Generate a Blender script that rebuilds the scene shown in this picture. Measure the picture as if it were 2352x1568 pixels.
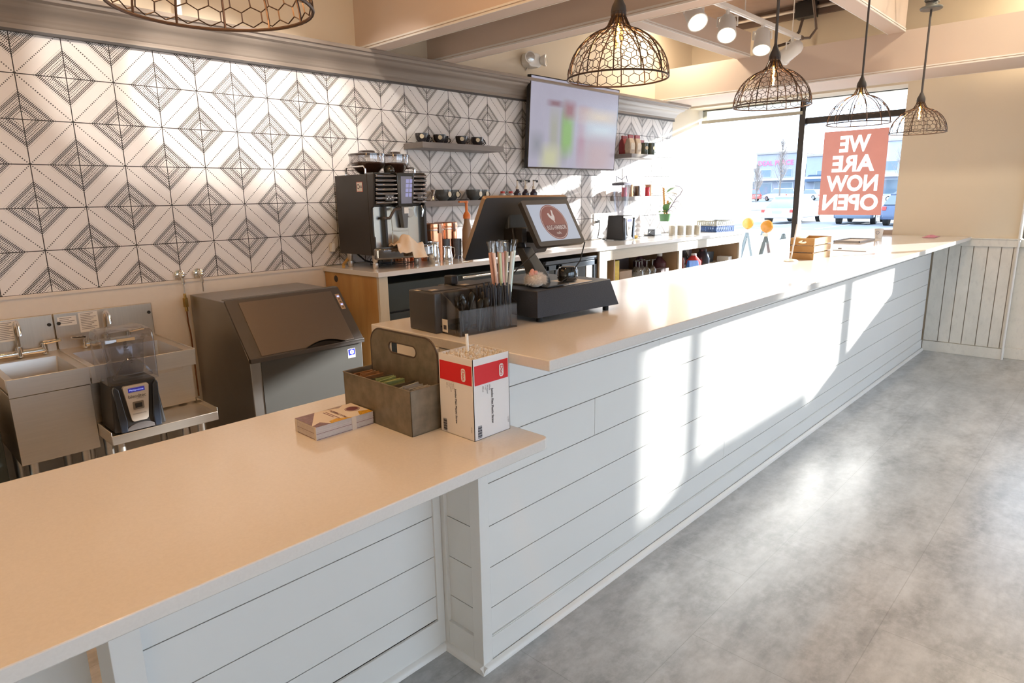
import bpy, math, random
from mathutils import Vector, Matrix
random.seed(7)
S = bpy.context.scene
for o in list(bpy.data.objects): bpy.data.objects.remove(o)
COL = S.collection
# ------------------------------------------------------------------ camera
cd = bpy.data.cameras.new('camera'); cam = bpy.data.objects.new('camera', cd); COL.objects.link(cam)
cd.sensor_width = 36; cd.lens = 22.762; cd.clip_start = .02; cd.clip_end = 900
rx = Vector((0.68838, -0.72514, -0.01758)); up = Vector((0.16928, 0.13704, 0.97599)); fw = Vector((0.70532, 0.67483, -0.21709))
M = Matrix((( rx.x, up.x, -fw.x, 0), (rx.y, up.y, -fw.y, 0), (rx.z, up.z, -fw.z, 1.477), (0, 0, 0, 1)))
cam.matrix_world = M
S.camera = cam
# ------------------------------------------------------------------ view, sky, sun
S.view_settings.view_transform = 'Standard'; S.view_settings.look = 'None'
S.view_settings.gamma = 1; S.view_settings.use_curve_mapping = False
S.view_settings.exposure = 0.0
W = bpy.data.worlds.new('world'); S.world = W; W.use_nodes = True
bg = W.node_tree.nodes['Background']; bg.inputs[0].default_value = (.70, .84, 1.0, 1); bg.inputs[1].default_value = 6.0
def lamp(kind, name, loc, energy, color, size=.1, direction=(0, 0, -1), **kw):
    d = bpy.data.lights.new(name, kind); d.energy = energy; d.color = color
    if kind == 'SUN': d.angle = size
    elif kind == 'AREA': d.size = size
    else: d.shadow_soft_size = size
    for k, v in kw.items(): setattr(d, k, v)
    o = bpy.data.objects.new(name, d); COL.objects.link(o); o.location = loc
    o.rotation_euler = Vector(direction).to_track_quat('-Z', 'Y').to_euler()
    return o
lamp('SUN', 'sun', (20, -8, 8), 24.0, (1.0, .965, .90), math.radians(1.0), (-1.95, 1.0, -.55))
H = 1.477; TW = 3.85; T = .2032
WARM = (1.0, .52, .20)
# ------------------------------------------------------------------ node helpers / materials
class N:
    def __init__(s, mt): s.t = mt.node_tree; s.n = s.t.nodes; s.l = s.t.links
    def new(s, typ, **kw):
        n = s.n.new(typ)
        for k, v in kw.items(): setattr(n, k, v)
        return n
    def set(s, inp, v):
        if isinstance(v, bpy.types.NodeSocket): s.l.new(v, inp)
        elif isinstance(v, (tuple, list)) and len(v) == 3 and inp.type == 'RGBA': inp.default_value = (*v, 1)
        else: inp.default_value = v
    def m(s, op, a, b=0.0, c=None):
        n = s.new('ShaderNodeMath', operation=op); s.set(n.inputs[0], a); s.set(n.inputs[1], b)
        if c is not None: s.set(n.inputs[2], c)
        return n.outputs[0]
    def mix(s, f, a, b):
        n = s.new('ShaderNodeMix', data_type='RGBA'); s.set(n.inputs[0], f); s.set(n.inputs[6], a); s.set(n.inputs[7], b)
        return n.outputs[2]
    def pos(s, scale=(1, 1, 1), kind='Object'):
        tc = s.new('ShaderNodeTexCoord'); mp = s.new('ShaderNodeMapping'); s.l.new(tc.outputs[kind], mp.inputs[0])
        mp.inputs['Scale'].default_value = scale; return mp.outputs[0]
    def noise(s, vec, scale=5, detail=3, rough=.55):
        n = s.new('ShaderNodeTexNoise'); s.l.new(vec, n.inputs['Vector']); n.inputs['Scale'].default_value = scale
        n.inputs['Detail'].default_value = detail; n.inputs['Roughness'].default_value = rough; return n.outputs[0]
    def ramp(s, f, a, b):
        n = s.new('ShaderNodeMapRange'); s.set(n.inputs[0], f); n.inputs[1].default_value = a; n.inputs[2].default_value = b
        return n.outputs[0]
def base(name):
    mt = bpy.data.materials.new(name); mt.use_nodes = True
    return mt, N(mt), mt.node_tree.nodes['Principled BSDF']
MC = {}
def mat(name, col, rough=.5, metal=0.0, var=.12, scale=12, stretch=(1, 1, 1), coat=0, bump=0, emit=None, es=0, alpha=None, trans=0, sss=None):
    if name in MC: return MC[name]
    mt, g, p = base(name)
    v = g.noise(g.pos(stretch), scale)
    d = tuple(max(0, c*(1-var)) for c in col); u = tuple(min(1, c*(1+var)) for c in col)
    g.set(p.inputs['Base Color'], g.mix(v, d, u))
    p.inputs['Roughness'].default_value = rough; p.inputs['Metallic'].default_value = metal
    p.inputs['Coat Weight'].default_value = coat; p.inputs['Coat Roughness'].default_value = .08
    p.inputs['Transmission Weight'].default_value = trans
    if bump:
        b = g.new('ShaderNodeBump'); b.inputs['Strength'].default_value = bump; b.inputs['Distance'].default_value = .002
        g.l.new(v, b.inputs['Height']); g.l.new(b.outputs[0], p.inputs['Normal'])
    if emit: g.set(p.inputs['Emission Color'], emit); p.inputs['Emission Strength'].default_value = es
    if alpha is not None: p.inputs['Alpha'].default_value = alpha
    MC[name] = mt; return mt
def glass(name, tint=(1, 1, 1), amount=.08, rough=.02):
    if name in MC: return MC[name]
    mt, g, p = base(name); g.n.remove(p)
    tr = g.new('ShaderNodeBsdfTransparent'); gl = g.new('ShaderNodeBsdfGlossy'); mx = g.new('ShaderNodeMixShader')
    g.set(tr.inputs[0], tint); gl.inputs['Roughness'].default_value = rough
    lw = g.new('ShaderNodeLayerWeight'); lw.inputs[0].default_value = .5
    f = g.m('ADD', g.m('MULTIPLY', g.m('POWER', lw.outputs['Facing'], 2.5), .55), amount)
    g.l.new(f, mx.inputs[0]); g.l.new(tr.outputs[0], mx.inputs[1]); g.l.new(gl.outputs[0], mx.inputs[2])
    g.l.new(mx.outputs[0], g.n['Material Output'].inputs[0]); MC[name] = mt; return mt
def tile_material():
    mt, g, p = base('patterned_tile')
    tc = g.new('ShaderNodeTexCoord'); sp = g.new('ShaderNodeSeparateXYZ'); g.l.new(tc.outputs['Object'], sp.inputs[0])
    X = g.m('DIVIDE', g.m('SUBTRACT', sp.outputs[0], 3.61537*T-8*T), T); Z = g.m('DIVIDE', g.m('SUBTRACT', H+3.94836*T, sp.outputs[2]), T)
    i = g.m('FLOOR', X); j = g.m('FLOOR', Z); u = g.m('SUBTRACT', X, i); v = g.m('SUBTRACT', Z, j)
    odd = g.m('FLOORED_MODULO', g.m('ADD', i, j), 2.0)
    uu = g.m('ADD', g.m('MULTIPLY', u, g.m('SUBTRACT', 1.0, g.m('MULTIPLY', odd, 2.0))), odd)
    s = g.m('MULTIPLY', g.m('ADD', uu, v), .5); a = g.m('SUBTRACT', uu, v)
    sf = g.m('MINIMUM', s, g.m('SUBTRACT', 1.0, s))
    nz = g.noise(g.pos(), 60, 2)
    def dash(per, duty, off=0.0):
        fr = g.m('FRACT', g.m('DIVIDE', g.m('ADD', a, 4.0+off), per)); d = g.m('ABSOLUTE', g.m('SUBTRACT', fr, .5))
        return g.m('LESS_THAN', d, duty*.5)
    def band(c, hw): return g.m('LESS_THAN', g.m('ABSOLUTE', g.m('SUBTRACT', sf, c)), hw)
    def AND(a_, b_): return g.m('MULTIPLY', a_, b_)
    th = AND(g.m('MAXIMUM', band(.150, .027), band(.282, .031)), dash(.050, .64))
    dt = AND(g.m('MAXIMUM', g.m('MAXIMUM', band(.196, .0105), band(.229, .0105)), band(.100, .0105)), dash(.056, .50, .02))
    ce = AND(band(.5, .010), dash(.075, .44))
    ft = AND(g.m('MAXIMUM', band(.333, .0065), band(.062, .0065)), dash(.050, .42))
    ink = g.m('MAXIMUM', g.m('MAXIMUM', th, dt), ce)
    fade = g.ramp(g.noise(g.pos(), 9, 2), .30, .62)
    ink = g.m('MULTIPLY', ink, g.m('ADD', .93, g.m('MULTIPLY', fade, .07)))
    ink = g.m('MAXIMUM', ink, g.m('MULTIPLY', ft, .45))
    b0 = g.mix(g.noise(g.pos(), 7, 5), (.72, .68, .65), (.86, .83, .81))
    c1 = g.mix(ink, b0, (.035, .026, .022))
    e = .011
    gr = g.m('MAXIMUM', g.m('MAXIMUM', g.m('LESS_THAN', u, e), g.m('GREATER_THAN', u, 1-e)), g.m('MAXIMUM', g.m('LESS_THAN', v, e), g.m('GREATER_THAN', v, 1-e)))
    g.set(p.inputs['Base Color'], g.mix(gr, c1, (.045, .04, .04)))
    g.set(p.inputs['Roughness'], g.m('ADD', .38, g.m('MULTIPLY', gr, .4)))
    return mt
def floor_material():
    mt, g, p = base('floor_vinyl')
    br = g.new('ShaderNodeTexBrick'); g.l.new(g.pos((1, 1, 1)), br.inputs['Vector'])
    br.offset = .5; br.inputs['Scale'].default_value = 1; br.inputs['Brick Width'].default_value = .914; br.inputs['Row Height'].default_value = .4572
    br.inputs['Mortar Size'].default_value = .0016; br.inputs['Color1'].default_value = (.3, .3, .3, 1); br.inputs['Color2'].default_value = (.7, .7, .7, 1)
    br.inputs['Mortar'].default_value = (0, 0, 0, 1); br.inputs['Bias'].default_value = 0
    n1 = g.noise(g.pos((1, 2.2, 1)), 3.2, 8, .68); n2 = g.noise(g.pos((1, 1, 1)), 22, 6, .7); n3 = g.noise(g.pos(), .9, 2)
    c = g.mix(g.ramp(n1, .34, .68), (.29, .292, .295), (.57, .575, .58))
    c = g.mix(g.m('MULTIPLY', g.ramp(n2, .45, .75), .55), c, (.65, .655, .66))
    c = g.mix(g.m('MULTIPLY', g.ramp(n3, .45, .7), .45), c, (.30, .32, .34))
    c = g.mix(g.m('MULTIPLY', br.outputs['Fac'], .25), c, (.09, .08, .07))
    g.set(p.inputs['Base Color'], c); p.inputs['Roughness'].default_value = .30; p.inputs['Specular IOR Level'].default_value = .5
    return mt
def quartz(name='quartz'):
    mt, g, p = base(name)
    n = g.noise(g.pos(), 160, 2); n2 = g.noise(g.pos(), 2.5, 3)
    c = g.mix(g.ramp(n, .3, .7), (.70, .675, .65), (.735, .71, .685)); c = g.mix(g.m('MULTIPLY', n2, .15), c, (.6, .57, .54))
    g.set(p.inputs['Base Color'], c); p.inputs['Roughness'].default_value = .15; return mt
def wood(name, a, b, stretch=(1, 1, 12), scale=6, rough=.45):
    if name in MC: return MC[name]
    mt, g, p = base(name)
    n = g.noise(g.pos(stretch), scale, 6, .65); n2 = g.noise(g.pos(stretch), scale*4, 3)
    c = g.mix(g.ramp(n, .3, .7), a, b); c = g.mix(g.m('MULTIPLY', g.ramp(n2, .5, .8), .3), c, tuple(x*.55 for x in a))
    g.set(p.inputs['Base Color'], c); p.inputs['Roughness'].default_value = rough; MC[name] = mt; return mt
def screen_mat(name, blobs, bgc, es, coat=.6):
    """a lit display: blobs = (cx, cz, rx, rz, softness, colour) in object x/z"""
    mt, g, p = base(name)
    tc = g.new('ShaderNodeTexCoord'); sp = g.new('ShaderNodeSeparateXYZ'); g.l.new(tc.outputs['Object'], sp.inputs[0])
    c = g.mix(g.noise(g.pos(), 3, 2), tuple(x*.85 for x in bgc), bgc)
    for cx, cz, rx_, rz_, so, col in blobs:
        dx = g.m('DIVIDE', g.m('SUBTRACT', sp.outputs[0], cx), rx_); dz = g.m('DIVIDE', g.m('SUBTRACT', sp.outputs[2], cz), rz_)
        d = g.m('POWER', g.m('ADD', g.m('POWER', g.m('ABSOLUTE', dx), 4.0), g.m('POWER', g.m('ABSOLUTE', dz), 4.0)), .25)
        n = g.new('ShaderNodeMapRange'); g.set(n.inputs[0], d); n.inputs[1].default_value = 1+so; n.inputs[2].default_value = 1-so
        c = g.mix(n.outputs[0], c, col)
    p.inputs['Base Color'].default_value = (.02, .02, .02, 1); p.inputs['Roughness'].default_value = .25
    g.set(p.inputs['Emission Color'], c); p.inputs['Emission Strength'].default_value = es
    return mt
white_paint = mat('white_paint', (.79, .775, .745), .42, var=.03, scale=3)
white_trim = mat('white_trim', (.82, .80, .77), .35, var=.03)
gap_dark = mat('gap_dark', (.12, .10, .09), .8)
cream = mat('cream_paint', (.75, .66, .52), .75, var=.04, scale=2)
half_wall = mat('half_wall_paint', (.74, .68, .61), .7, var=.04, scale=30, bump=.2)
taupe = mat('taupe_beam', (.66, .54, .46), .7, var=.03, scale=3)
brown = mat('brown_deck', (.20, .145, .12), .8)
ceil_m = mat('ceiling_paint', (.55, .53, .42), .85, var=.03)
crown_m = wood('crown_wood', (.24, .195, .165), (.33, .28, .24), (.25, 5, 14), 4, .28)
steel = mat('steel', (.74, .70, .65), .34, 1.0, var=.08, scale=5, stretch=(1, 1, 30))
steel_d = mat('steel_dark', (.36, .345, .33), .33, 1.0, var=.08, scale=5, stretch=(30, 1, 1))
chrome = mat('chrome', (.80, .79, .78), .07, 1.0, var=.02)
black = mat('black_plastic', (.022, .021, .022), .38, var=.2)
black_g = mat('black_gloss', (.012, .012, .013), .12, var=.2, coat=.5)
graph = mat('graphite_plastic', (.055, .053, .055), .42, var=.15)
white_pl = mat('white_plastic', (.80, .79, .76), .35, var=.03)
iron = mat('dark_iron', (.075, .05, .04), .45, .7, var=.3)
copper = mat('copper', (.80, .36, .20), .20, 1.0, var=.08)
brass = mat('brass', (.62, .42, .15), .25, 1.0)
paper = mat('paper', (.82, .80, .77), .7, var=.03)
rubber = mat('rubber', (.02, .02, .02), .7)
frame_m = mat('window_frame_metal', (.055, .05, .048), .45, .3, var=.2)
clear = glass('clear_glass'); pane_m = glass('pane_glass', (.96, .98, 1), .015)
acrylic = glass('smoky_acrylic', (.88, .84, .80), .02)
polycarb = glass('clear_polycarbonate', (.82, .82, .85), .10, .05)
beans = mat('coffee_beans', (.07, .028, .016), .35, var=.9, scale=160, bump=1)
QZ = quartz()
# ------------------------------------------------------------------ mesh builder
class MB:
    def __init__(s): s.v = []; s.f = []; s.mi = []; s.k = 0
    def add(s, vs, fs, k=None):
        o = len(s.v); s.v += [tuple(x) for x in vs]; s.f += [tuple(i+o for i in f) for f in fs]; s.mi += [s.k if k is None else k]*len(fs); return s
    def box(s, a, b, k=None):
        x0, y0, z0 = a; x1, y1, z1 = b
        return s.hexa([(x0, y0, z0), (x1, y0, z0), (x1, y1, z0), (x0, y1, z0), (x0, y0, z1), (x1, y0, z1), (x1, y1, z1), (x0, y1, z1)], k)
    def hexa(s, p, k=None): return s.add(p, [(3, 2, 1, 0), (4, 5, 6, 7), (0, 1, 5, 4), (1, 2, 6, 5), (2, 3, 7, 6), (3, 0, 4, 7)], k)
    def quad(s, *p, k=None): return s.add(p, [tuple(range(len(p)))], k)
    def prism(s, poly, axis, a, b, k=None):
        n = len(poly)
        def P(q, t): return {'x': (t, q[0], q[1]), 'y': (q[0], t, q[1]), 'z': (q[0], q[1], t)}[axis]
        vs = [P(q, a) for q in poly]+[P(q, b) for q in poly]
        return s.add(vs, [tuple(range(n))[::-1], tuple(range(n, 2*n))]+[(i, (i+1) % n, n+(i+1) % n, n+i) for i in range(n)], k)
    def lathe(s, prof, n=20, c=(0, 0, 0), k=None, sx=1, sy=1, M_=None, cap=True):
        vs = []
        for r, z in prof:
            for i in range(n):
                t = 2*math.pi*i/n; q = Vector((r*math.cos(t)*sx, r*math.sin(t)*sy, z))
                if M_: q = M_ @ q
                vs.append((q.x+c[0], q.y+c[1], q.z+c[2]))
        fs = []
        for j in range(len(prof)-1):
            for i in range(n):
                a = j*n+i; b = j*n+(i+1) % n; fs.append((a, b, b+n, a+n))
        if cap:
            if prof[0][0] > 1e-5: fs.append(tuple(range(n))[::-1])
            if prof[-1][0] > 1e-5: fs.append(tuple(range((len(prof)-1)*n, len(prof)*n)))
        return s.add(vs, fs, k)
    def cyl(s, a, b, r, n=12, k=None, r2=None):
        a = Vector(a); b = Vector(b); d = b-a; L = d.length
        if L < 1e-7: return s
        return s.lathe([(r, 0), (r if r2 is None else r2, L)], n, a, k, M_=d.to_track_quat('Z', 'Y').to_matrix())
    def ball(s, c, r, n=14, k=None, sx=1, sy=1, sz=1):
        m = max(6, n//2)
        return s.lathe([(max(r*math.sin(math.pi*j/m), 1e-6), -r*sz*math.cos(math.pi*j/m)) for j in range(m+1)], n, c, k, sx, sy, cap=False)
    def tube(s, pts, r, n=8, closed=False, k=None, rs=None):
        pts = [Vector(p) for p in pts]; m = len(pts); vs = []; prev = None
        for i, p in enumerate(pts):
            if closed: d = pts[(i+1) % m]-pts[i-1]
            else: d = pts[min(i+1, m-1)]-pts[max(i-1, 0)]
            d = d.normalized() if d.length > 1e-9 else Vector((0, 0, 1))
            if prev is None:
                u = d.cross(Vector((0, 0, 1)));
                if u.length < .05: u = d.cross(Vector((1, 0, 0)))
            else: u = prev-d*prev.dot(d)
            u.normalize(); prev = u.copy(); w = d.cross(u); rr = rs[i] if rs else r
            for q in range(n):
                t = 2*math.pi*q/n; vs.append(p+(u*math.cos(t)+w*math.sin(t))*rr)
        fs = []; e = m if closed else m-1
        for i in range(e):
            for q in range(n):
                a = i*n+q; b = i*n+(q+1) % n; c = ((i+1) % m)*n+(q+1) % n; d_ = ((i+1) % m)*n+q; fs.append((a, b, c, d_))
        if not closed: fs += [tuple(range(n))[::-1], tuple(range((m-1)*n, m*n))]
        return s.add(vs, fs, k)
    def text(s, txt, o, ux, uy, size, k=None, depth=0.0004, align='CENTER', bold=0.0, squash=1.0):
        vs, fs = text_geo(txt, align, bold); o = Vector(o); ux = Vector(ux).normalized()*size*squash; uy = Vector(uy).normalized()*size
        nn = ux.cross(uy).normalized()*depth
        m = len(vs); pv = [o+ux*a+uy*b+nn for a, b in vs]
        return s.add(pv, fs, k)
    def build(s, name, mats, parent=None, bevel=0, smooth=True, sub=0, kind=None, label=None, loc=None, seg=2):
        me = bpy.data.meshes.new(name); me.from_pydata(s.v, [], s.f)
        if not isinstance(mats, (list, tuple)): mats = [mats]
        for m in mats: me.materials.append(m)
        me.polygons.foreach_set('material_index', s.mi)
        if smooth:
            me.polygons.foreach_set('use_smooth', [True]*len(s.f)); me.update(); me.set_sharp_from_angle(angle=math.radians(38))
        me.update()
        o = bpy.data.objects.new(name, me); COL.objects.link(o)
        if parent: o.parent = parent
        if loc: o.location = loc
        if bevel:
            b = o.modifiers.new('bevel', 'BEVEL'); b.width = bevel; b.segments = seg; b.limit_method = 'ANGLE'; b.angle_limit = math.radians(40)
        if sub: m_ = o.modifiers.new('sub', 'SUBSURF'); m_.levels = sub; m_.render_levels = sub
        if kind: o['kind'] = kind
        if label: o['label'] = label
        return o
_tx = {}
def text_geo(txt, align, bold):
    key = (txt, align, bold)
    if key in _tx: return _tx[key]
    cu = bpy.data.curves.new('t', 'FONT'); cu.body = txt; cu.align_x = align; cu.align_y = 'CENTER'; cu.offset = bold; cu.resolution_u = 3; cu.fill_mode = 'FRONT'
    ob = bpy.data.objects.new('t', cu); COL.objects.link(ob); dg = bpy.context.evaluated_depsgraph_get()
    me = bpy.data.meshes.new_from_object(ob.evaluated_get(dg))
    r = ([(v.co.x, v.co.y) for v in me.vertices], [tuple(p.vertices) for p in me.polygons])
    bpy.data.objects.remove(ob); bpy.data.curves.remove(cu); bpy.data.meshes.remove(me)
    _tx[key] = r; return r
def tag(o, label, cat, group=None, kind=None):
    o['label'] = label; o['category'] = cat
    if group: o['group'] = group
    if kind: o['kind'] = kind
    return o
def thing(name, label, cat, loc=(0, 0, 0), rotz=0, group=None):
    o = bpy.data.objects.new(name, None); COL.objects.link(o); o.empty_display_size = .05
    o.location = loc; o.rotation_euler = (0, 0, rotz); return tag(o, label, cat, group)
def copy_tree(o, parent=None):
    c = o.copy(); COL.objects.link(c); c.parent = parent
    for ch in list(o.children):
        copy_tree(ch, c)
    return c
def dup(root, loc, label, rotz=None, scale=None):
    c = copy_tree(root); c.location = loc; c['label'] = label
    if rotz is not None: c.rotation_euler = (0, 0, rotz)
    if scale is not None: c.scale = (scale,)*3 if not isinstance(scale, tuple) else scale
    return c
def struct(o): o['kind'] = 'structure'; return o
def ST(mb, name, mats, **kw): return struct(mb.build(name, mats, **kw))
def rrect(x0, z0, x1, z1, r, n=4):
    out = []
    for cx, cz, a in ((x1-r, z0+r, -90), (x1-r, z1-r, 0), (x0+r, z1-r, 90), (x0+r, z0+r, 180)):
        for i in range(n+1):
            t = math.radians(a+90*i/n); out.append((cx+r*math.cos(t), cz+r*math.sin(t)))
    return out
# ================================================================== THE SETTING
ST(MB().box((-3, -5.2, -.05), (7.42, 4.0, 0)), 'floor', floor_material(), smooth=False)
# left wall (tiled) ------------------------------------------------
wl = ST(MB().box((-3, TW, 0), (7.42, 4.0, 3.4)), 'wall_left', cream, smooth=False)
tb = MB().box((-1.2, TW-.008, H+3.94836*T-6*T), (3.61537*T+29*T, TW, H+3.94836*T)).build('tile_backsplash', tile_material(), wl, smooth=False)
MB().box((-1.2, TW-.012, 0), (2.25, TW, H+3.94836*T-6*T)).box((-1.2, TW-.018, 1.045), (2.25, TW, 1.058)).build('lower_wall_panel', half_wall, wl, smooth=False)
# crown moulding along the top of the tiles
prof = [(TW, 2.262), (TW-.03, 2.262), (TW-.03, 2.287), (TW-.042, 2.30), (TW-.046, 2.318), (TW-.075, 2.345), (TW-.105, 2.36), (TW-.112, 2.372), (TW-.135, 2.38), (TW-.14, 2.395), (TW-.155, 2.398), (TW-.155, 2.418), (TW, 2.418)]
cm = MB()
a = [(-1.4, y, z) for y, z in prof]; b = [(6.60+(TW-y), y, z) for y, z in prof]; n = len(prof)
cm.add(a+b, [(i, (i+1) % n, n+(i+1) % n, n+i) for i in range(n)]+[tuple(range(n)), tuple(range(n, 2*n))[::-1]])
ST(cm, 'trim_1', crown_m)
mb = MB().box((-1.2, TW-.032, 2.254), (6.63, TW-.008, 2.266)); ST(mb, 'trim_2', mat('dark_strip', (.06, .055, .055), .5))
# end wall with the window recess, pier and right window -----------
PX0, PX1 = 7.01, 7.42
we = MB().box((PX0, .71, 0), (PX1, 1.675, 3.4)).box((PX0, 1.675, 2.42), (PX1, 4.0, 3.4)).box((PX0, -5.2, 2.42), (PX1, .71, 3.4))
we.box((7.10, -1.35, 0), (PX1, .71, 1.0)).box((7.01, -5.2, 0), (PX1, -1.35, 2.42)).box((7.30, 1.675, 0), (PX1, 4.0, .12))
wf = ST(we, 'wall_front', cream, smooth=False)
# wainscot on the pier: white boards, rail, skirting
wt = MB()
gy = [1.318, 1.201, 1.110, 1.016, .911, .817, .733, .705]
wt.box((PX0-.008, .705, .10), (PX0, 1.318, .985), 1)
for i in range(7): wt.box((PX0-.016, gy[i+1]+.0035, .10), (PX0-.004, gy[i]-.0035, .985), 0)
distress = wood('distressed_board', (.74, .70, .63), (.84, .80, .73), (1, 1, .6), 9, .6)
wn = wt.build('wainscot_panel', [distress, mat('board_gap', (.36, .32, .27), .8)], wf, smooth=False)
MB().box((PX0-.028, .695, .985), (PX0, 1.318, 1.047)).box((PX0-.034, .69, 1.047), (PX0+.09, 1.318, 1.058)).build('wainscot_rail', distress, wn, bevel=.003)
MB().box((PX0-.026, .695, 0), (PX0, 1.318, .095)).prism([(0, 0), (.02, 0), (.012, .016), (0, .02)], 'y', .69, 1.318).build('wainscot_skirting', distress, wn, bevel=.002)
MB().box((7.0845, -1.35, .10), (7.10, .705, .985)).build('recess_wainscot_panel', distress, wf, smooth=False)
MB().box((7.05, -1.35, .985), (7.10, .71, 1.05)).box((7.07, -1.35, 0), (7.10, .71, .1)).build('recess_rail', distress, wf, bevel=.003)
mb = MB(); mb.box((6.985, .7, .0), (7.012, .712, 2.42)); mb.cyl((6.985, .705, 0), (6.985, .705, 2.42), .009, 8)
ST(mb, 'trim_3', white_trim)
ST(MB().box((PX0+.005, 1.675, 1.04), (PX0+.29, 1.80, 1.11)).box((PX0+.2, 1.675, 1.11), (PX0+.285, 1.72, 1.13)), 'trim_4', mat('sill_wood', (.45, .36, .30), .6))
# main window: dark aluminium frame, mullion, transom, panes
def frame_window(name, y0, y1, z0, z1, mull, trans, x=7.30):
    w = bpy.data.objects.new(name, None); COL.objects.link(w); struct(w)
    f = MB()
    f.box((x, y0, z0), (x+.06, y0+.035, z1)).box((x, y1-.035, z0), (x+.06, y1, z1)).box((x, y0, z0), (x+.06, y1, z0+.05)).box((x, y0, z1-.05), (x+.06, y1, z1))
    for m in mull: f.box((x-.03, m-.03, z0), (x+.07, m+.03, z1))
    for (ya, yb, z) in trans: f.box((x-.005, ya, z-.03), (x+.06, yb, z+.03))
    f.build('window_frame', frame_m, w, smooth=False)
    ys = [y0]+sorted(mull)+[y1]
    for i in range(len(ys)-1): MB().box((x+.02, ys[i]+.02, z0+.03), (x+.026, ys[i+1]-.02, z1-.03)).build('window_pane', pane_m, w, smooth=False)
    return w
w1 = frame_window('window_1', 1.675, 4.0, .12, 2.47, [2.69], [(1.7, 2.69, 2.205)])
MB().box((7.365, 2.67, .12), (7.41, 2.70, 2.47)).build('chrome_mullion_cover', steel, w1, smooth=False)
w2 = frame_window('window_2', -1.35, .71, 1.0, 2.47, [-.02, -1.09], [], 7.25)
# roller blind hanging in the window head
bl = thing('roller_blind', 'cream roller blind pulled just below the top of the big front window', 'blind', (7.27, 3.2, 2.30))
MB().box((-.01, -.50, .0), (.0, .62, .16)).build('blind_fabric', glass('sheer_blind', (.62, .60, .55), .0), bl, smooth=False)
bl2 = thing('roller_blind', 'unseen roller blind added at the top of the right front window to cut the sun', 'blind', (7.20, .345, 2.20))  # added blind, out of view, trims the sun reaching the ice machine
MB().box((-.01, -.345, .0), (.0, .345, .24)).build('blind_fabric', mat('blind_fabric', (.55, .52, .45), .8), bl2, smooth=False)
MB().box((-.016, -.35, -.03), (.006, .35, .003)).build('hem_bar', mat('hem_bar', (.42, .39, .32), .6), bl2, bevel=.002)
MB().box((-.016, -.51, -.03), (.006, .63, .003)).build('hem_bar', mat('hem_bar', (.42, .39, .32), .6), bl, bevel=.002)
# added canopy above the window head, out of view, cuts the high sun
cn = thing('sun_cut_canopy', 'unseen beige canopy added outside to cut the sun above the front window', 'canopy', (7.43, 0, 0))
MB().box((0, -6, 2.70), (.98, 8, 2.90)).build('canopy_roof', mat('canopy_paint', (.34, .31, .26), .7), cn, smooth=False)
MB().box((.98, -6, 2.66), (1.03, 8, 2.95)).build('canopy_fascia', mat('canopy_paint', (1, 1, 1)), cn, smooth=False)
# right side: storefront glazing beyond the dining area, back wall
mb = MB(); 
mb.box((-3, -5.35, 0), (7.42, -5.2, .35)).box((-3, -5.35, 2.7), (7.42, -5.2, 3.4))
mb.box((-3, -5.35, .35), (-.23, -5.2, 2.7))
for x in (2.1, 4.65, 7.2): mb.box((x, -5.35, .35), (x+.22, -5.2, 2.7))
ST(mb, 'wall_right', cream, smooth=False)
for i, x in enumerate((-.23, 2.32, 4.87)):
    w = bpy.data.objects.new('window_%d' % (i+3), None); COL.objects.link(w); struct(w)
    f = MB(); x1 = x+2.33
    f.box((x, -5.3, .35), (x+.04, -5.24, 2.7)).box((x1-.04, -5.3, .35), (x1, -5.24, 2.7)).box((x, -5.3, .35), (x1, -5.24, .4)).box((x, -5.3, 2.65), (x1, -5.24, 2.7)).box((x+1.14, -5.3, .35), (x+1.19, -5.24, 2.7))
    f.build('window_frame', frame_m, w, smooth=False)
    MB().box((x+.03, -5.275, .39), (x1-.03, -5.27, 2.66)).build('window_pane', pane_m, w, smooth=False)
ST(MB().box((-3.15, -5.35, 0), (-3, 4.0, 3.4)), 'wall_back', cream, smooth=False)
# ceiling, header and open beam grid
ST(MB().box((-3.15, -5.35, 3.35), (7.42, 4.0, 3.45)), 'ceiling', ceil_m, smooth=False)
def beam(name, a, b, lip=True, axis='y'):
    m = MB().box(a, b, 0)
    x0, y0, z0 = a; x1, y1, z1 = b
    if lip:
        for o_, h_ in ((0, .010), (.016, .010)):
            if axis == 'y': m.box((x0-.005, y0, z0+o_-.002), (x0, y1, z0+o_+h_-.002), 1).box((x1, y0, z0+o_-.002), (x1+.005, y1, z0+o_+h_-.002), 1)
            else: m.box((x0, y0-.005, z0+o_-.002), (x1, y0, z0+o_+h_-.002), 1).box((x0, y1, z0+o_-.002), (x1, y1+.005, z0+o_+h_-.002), 1)
    return ST(m, name, [taupe, white_trim], smooth=False)
beam('trim_5', (6.26, -5.2, 2.42), (6.84, TW, 2.73))
beam('trim_6', (2.60, -5.2, 2.42), (2.72, TW, 3.35))
beam('trim_7', (3.20, -5.2, 2.42), (3.32, TW, 3.35))
beam('trim_8', (3.32, 2.84, 2.72), (6.26, 2.96, 2.93), axis='x')
beam('trim_9', (3.32, 1.56, 2.72), (6.26, 1.68, 3.27), axis='x')
ST(MB().box((6.97, -5.2, 3.15), (PX0, TW, 3.27)), 'trim_11', brown, smooth=False)
ST(MB().box((3.32, 1.68, 3.27), (PX0, TW, 3.35)), 'trim_13', mat('taupe_soffit', (.42, .33, .285), .8), smooth=False)
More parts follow.
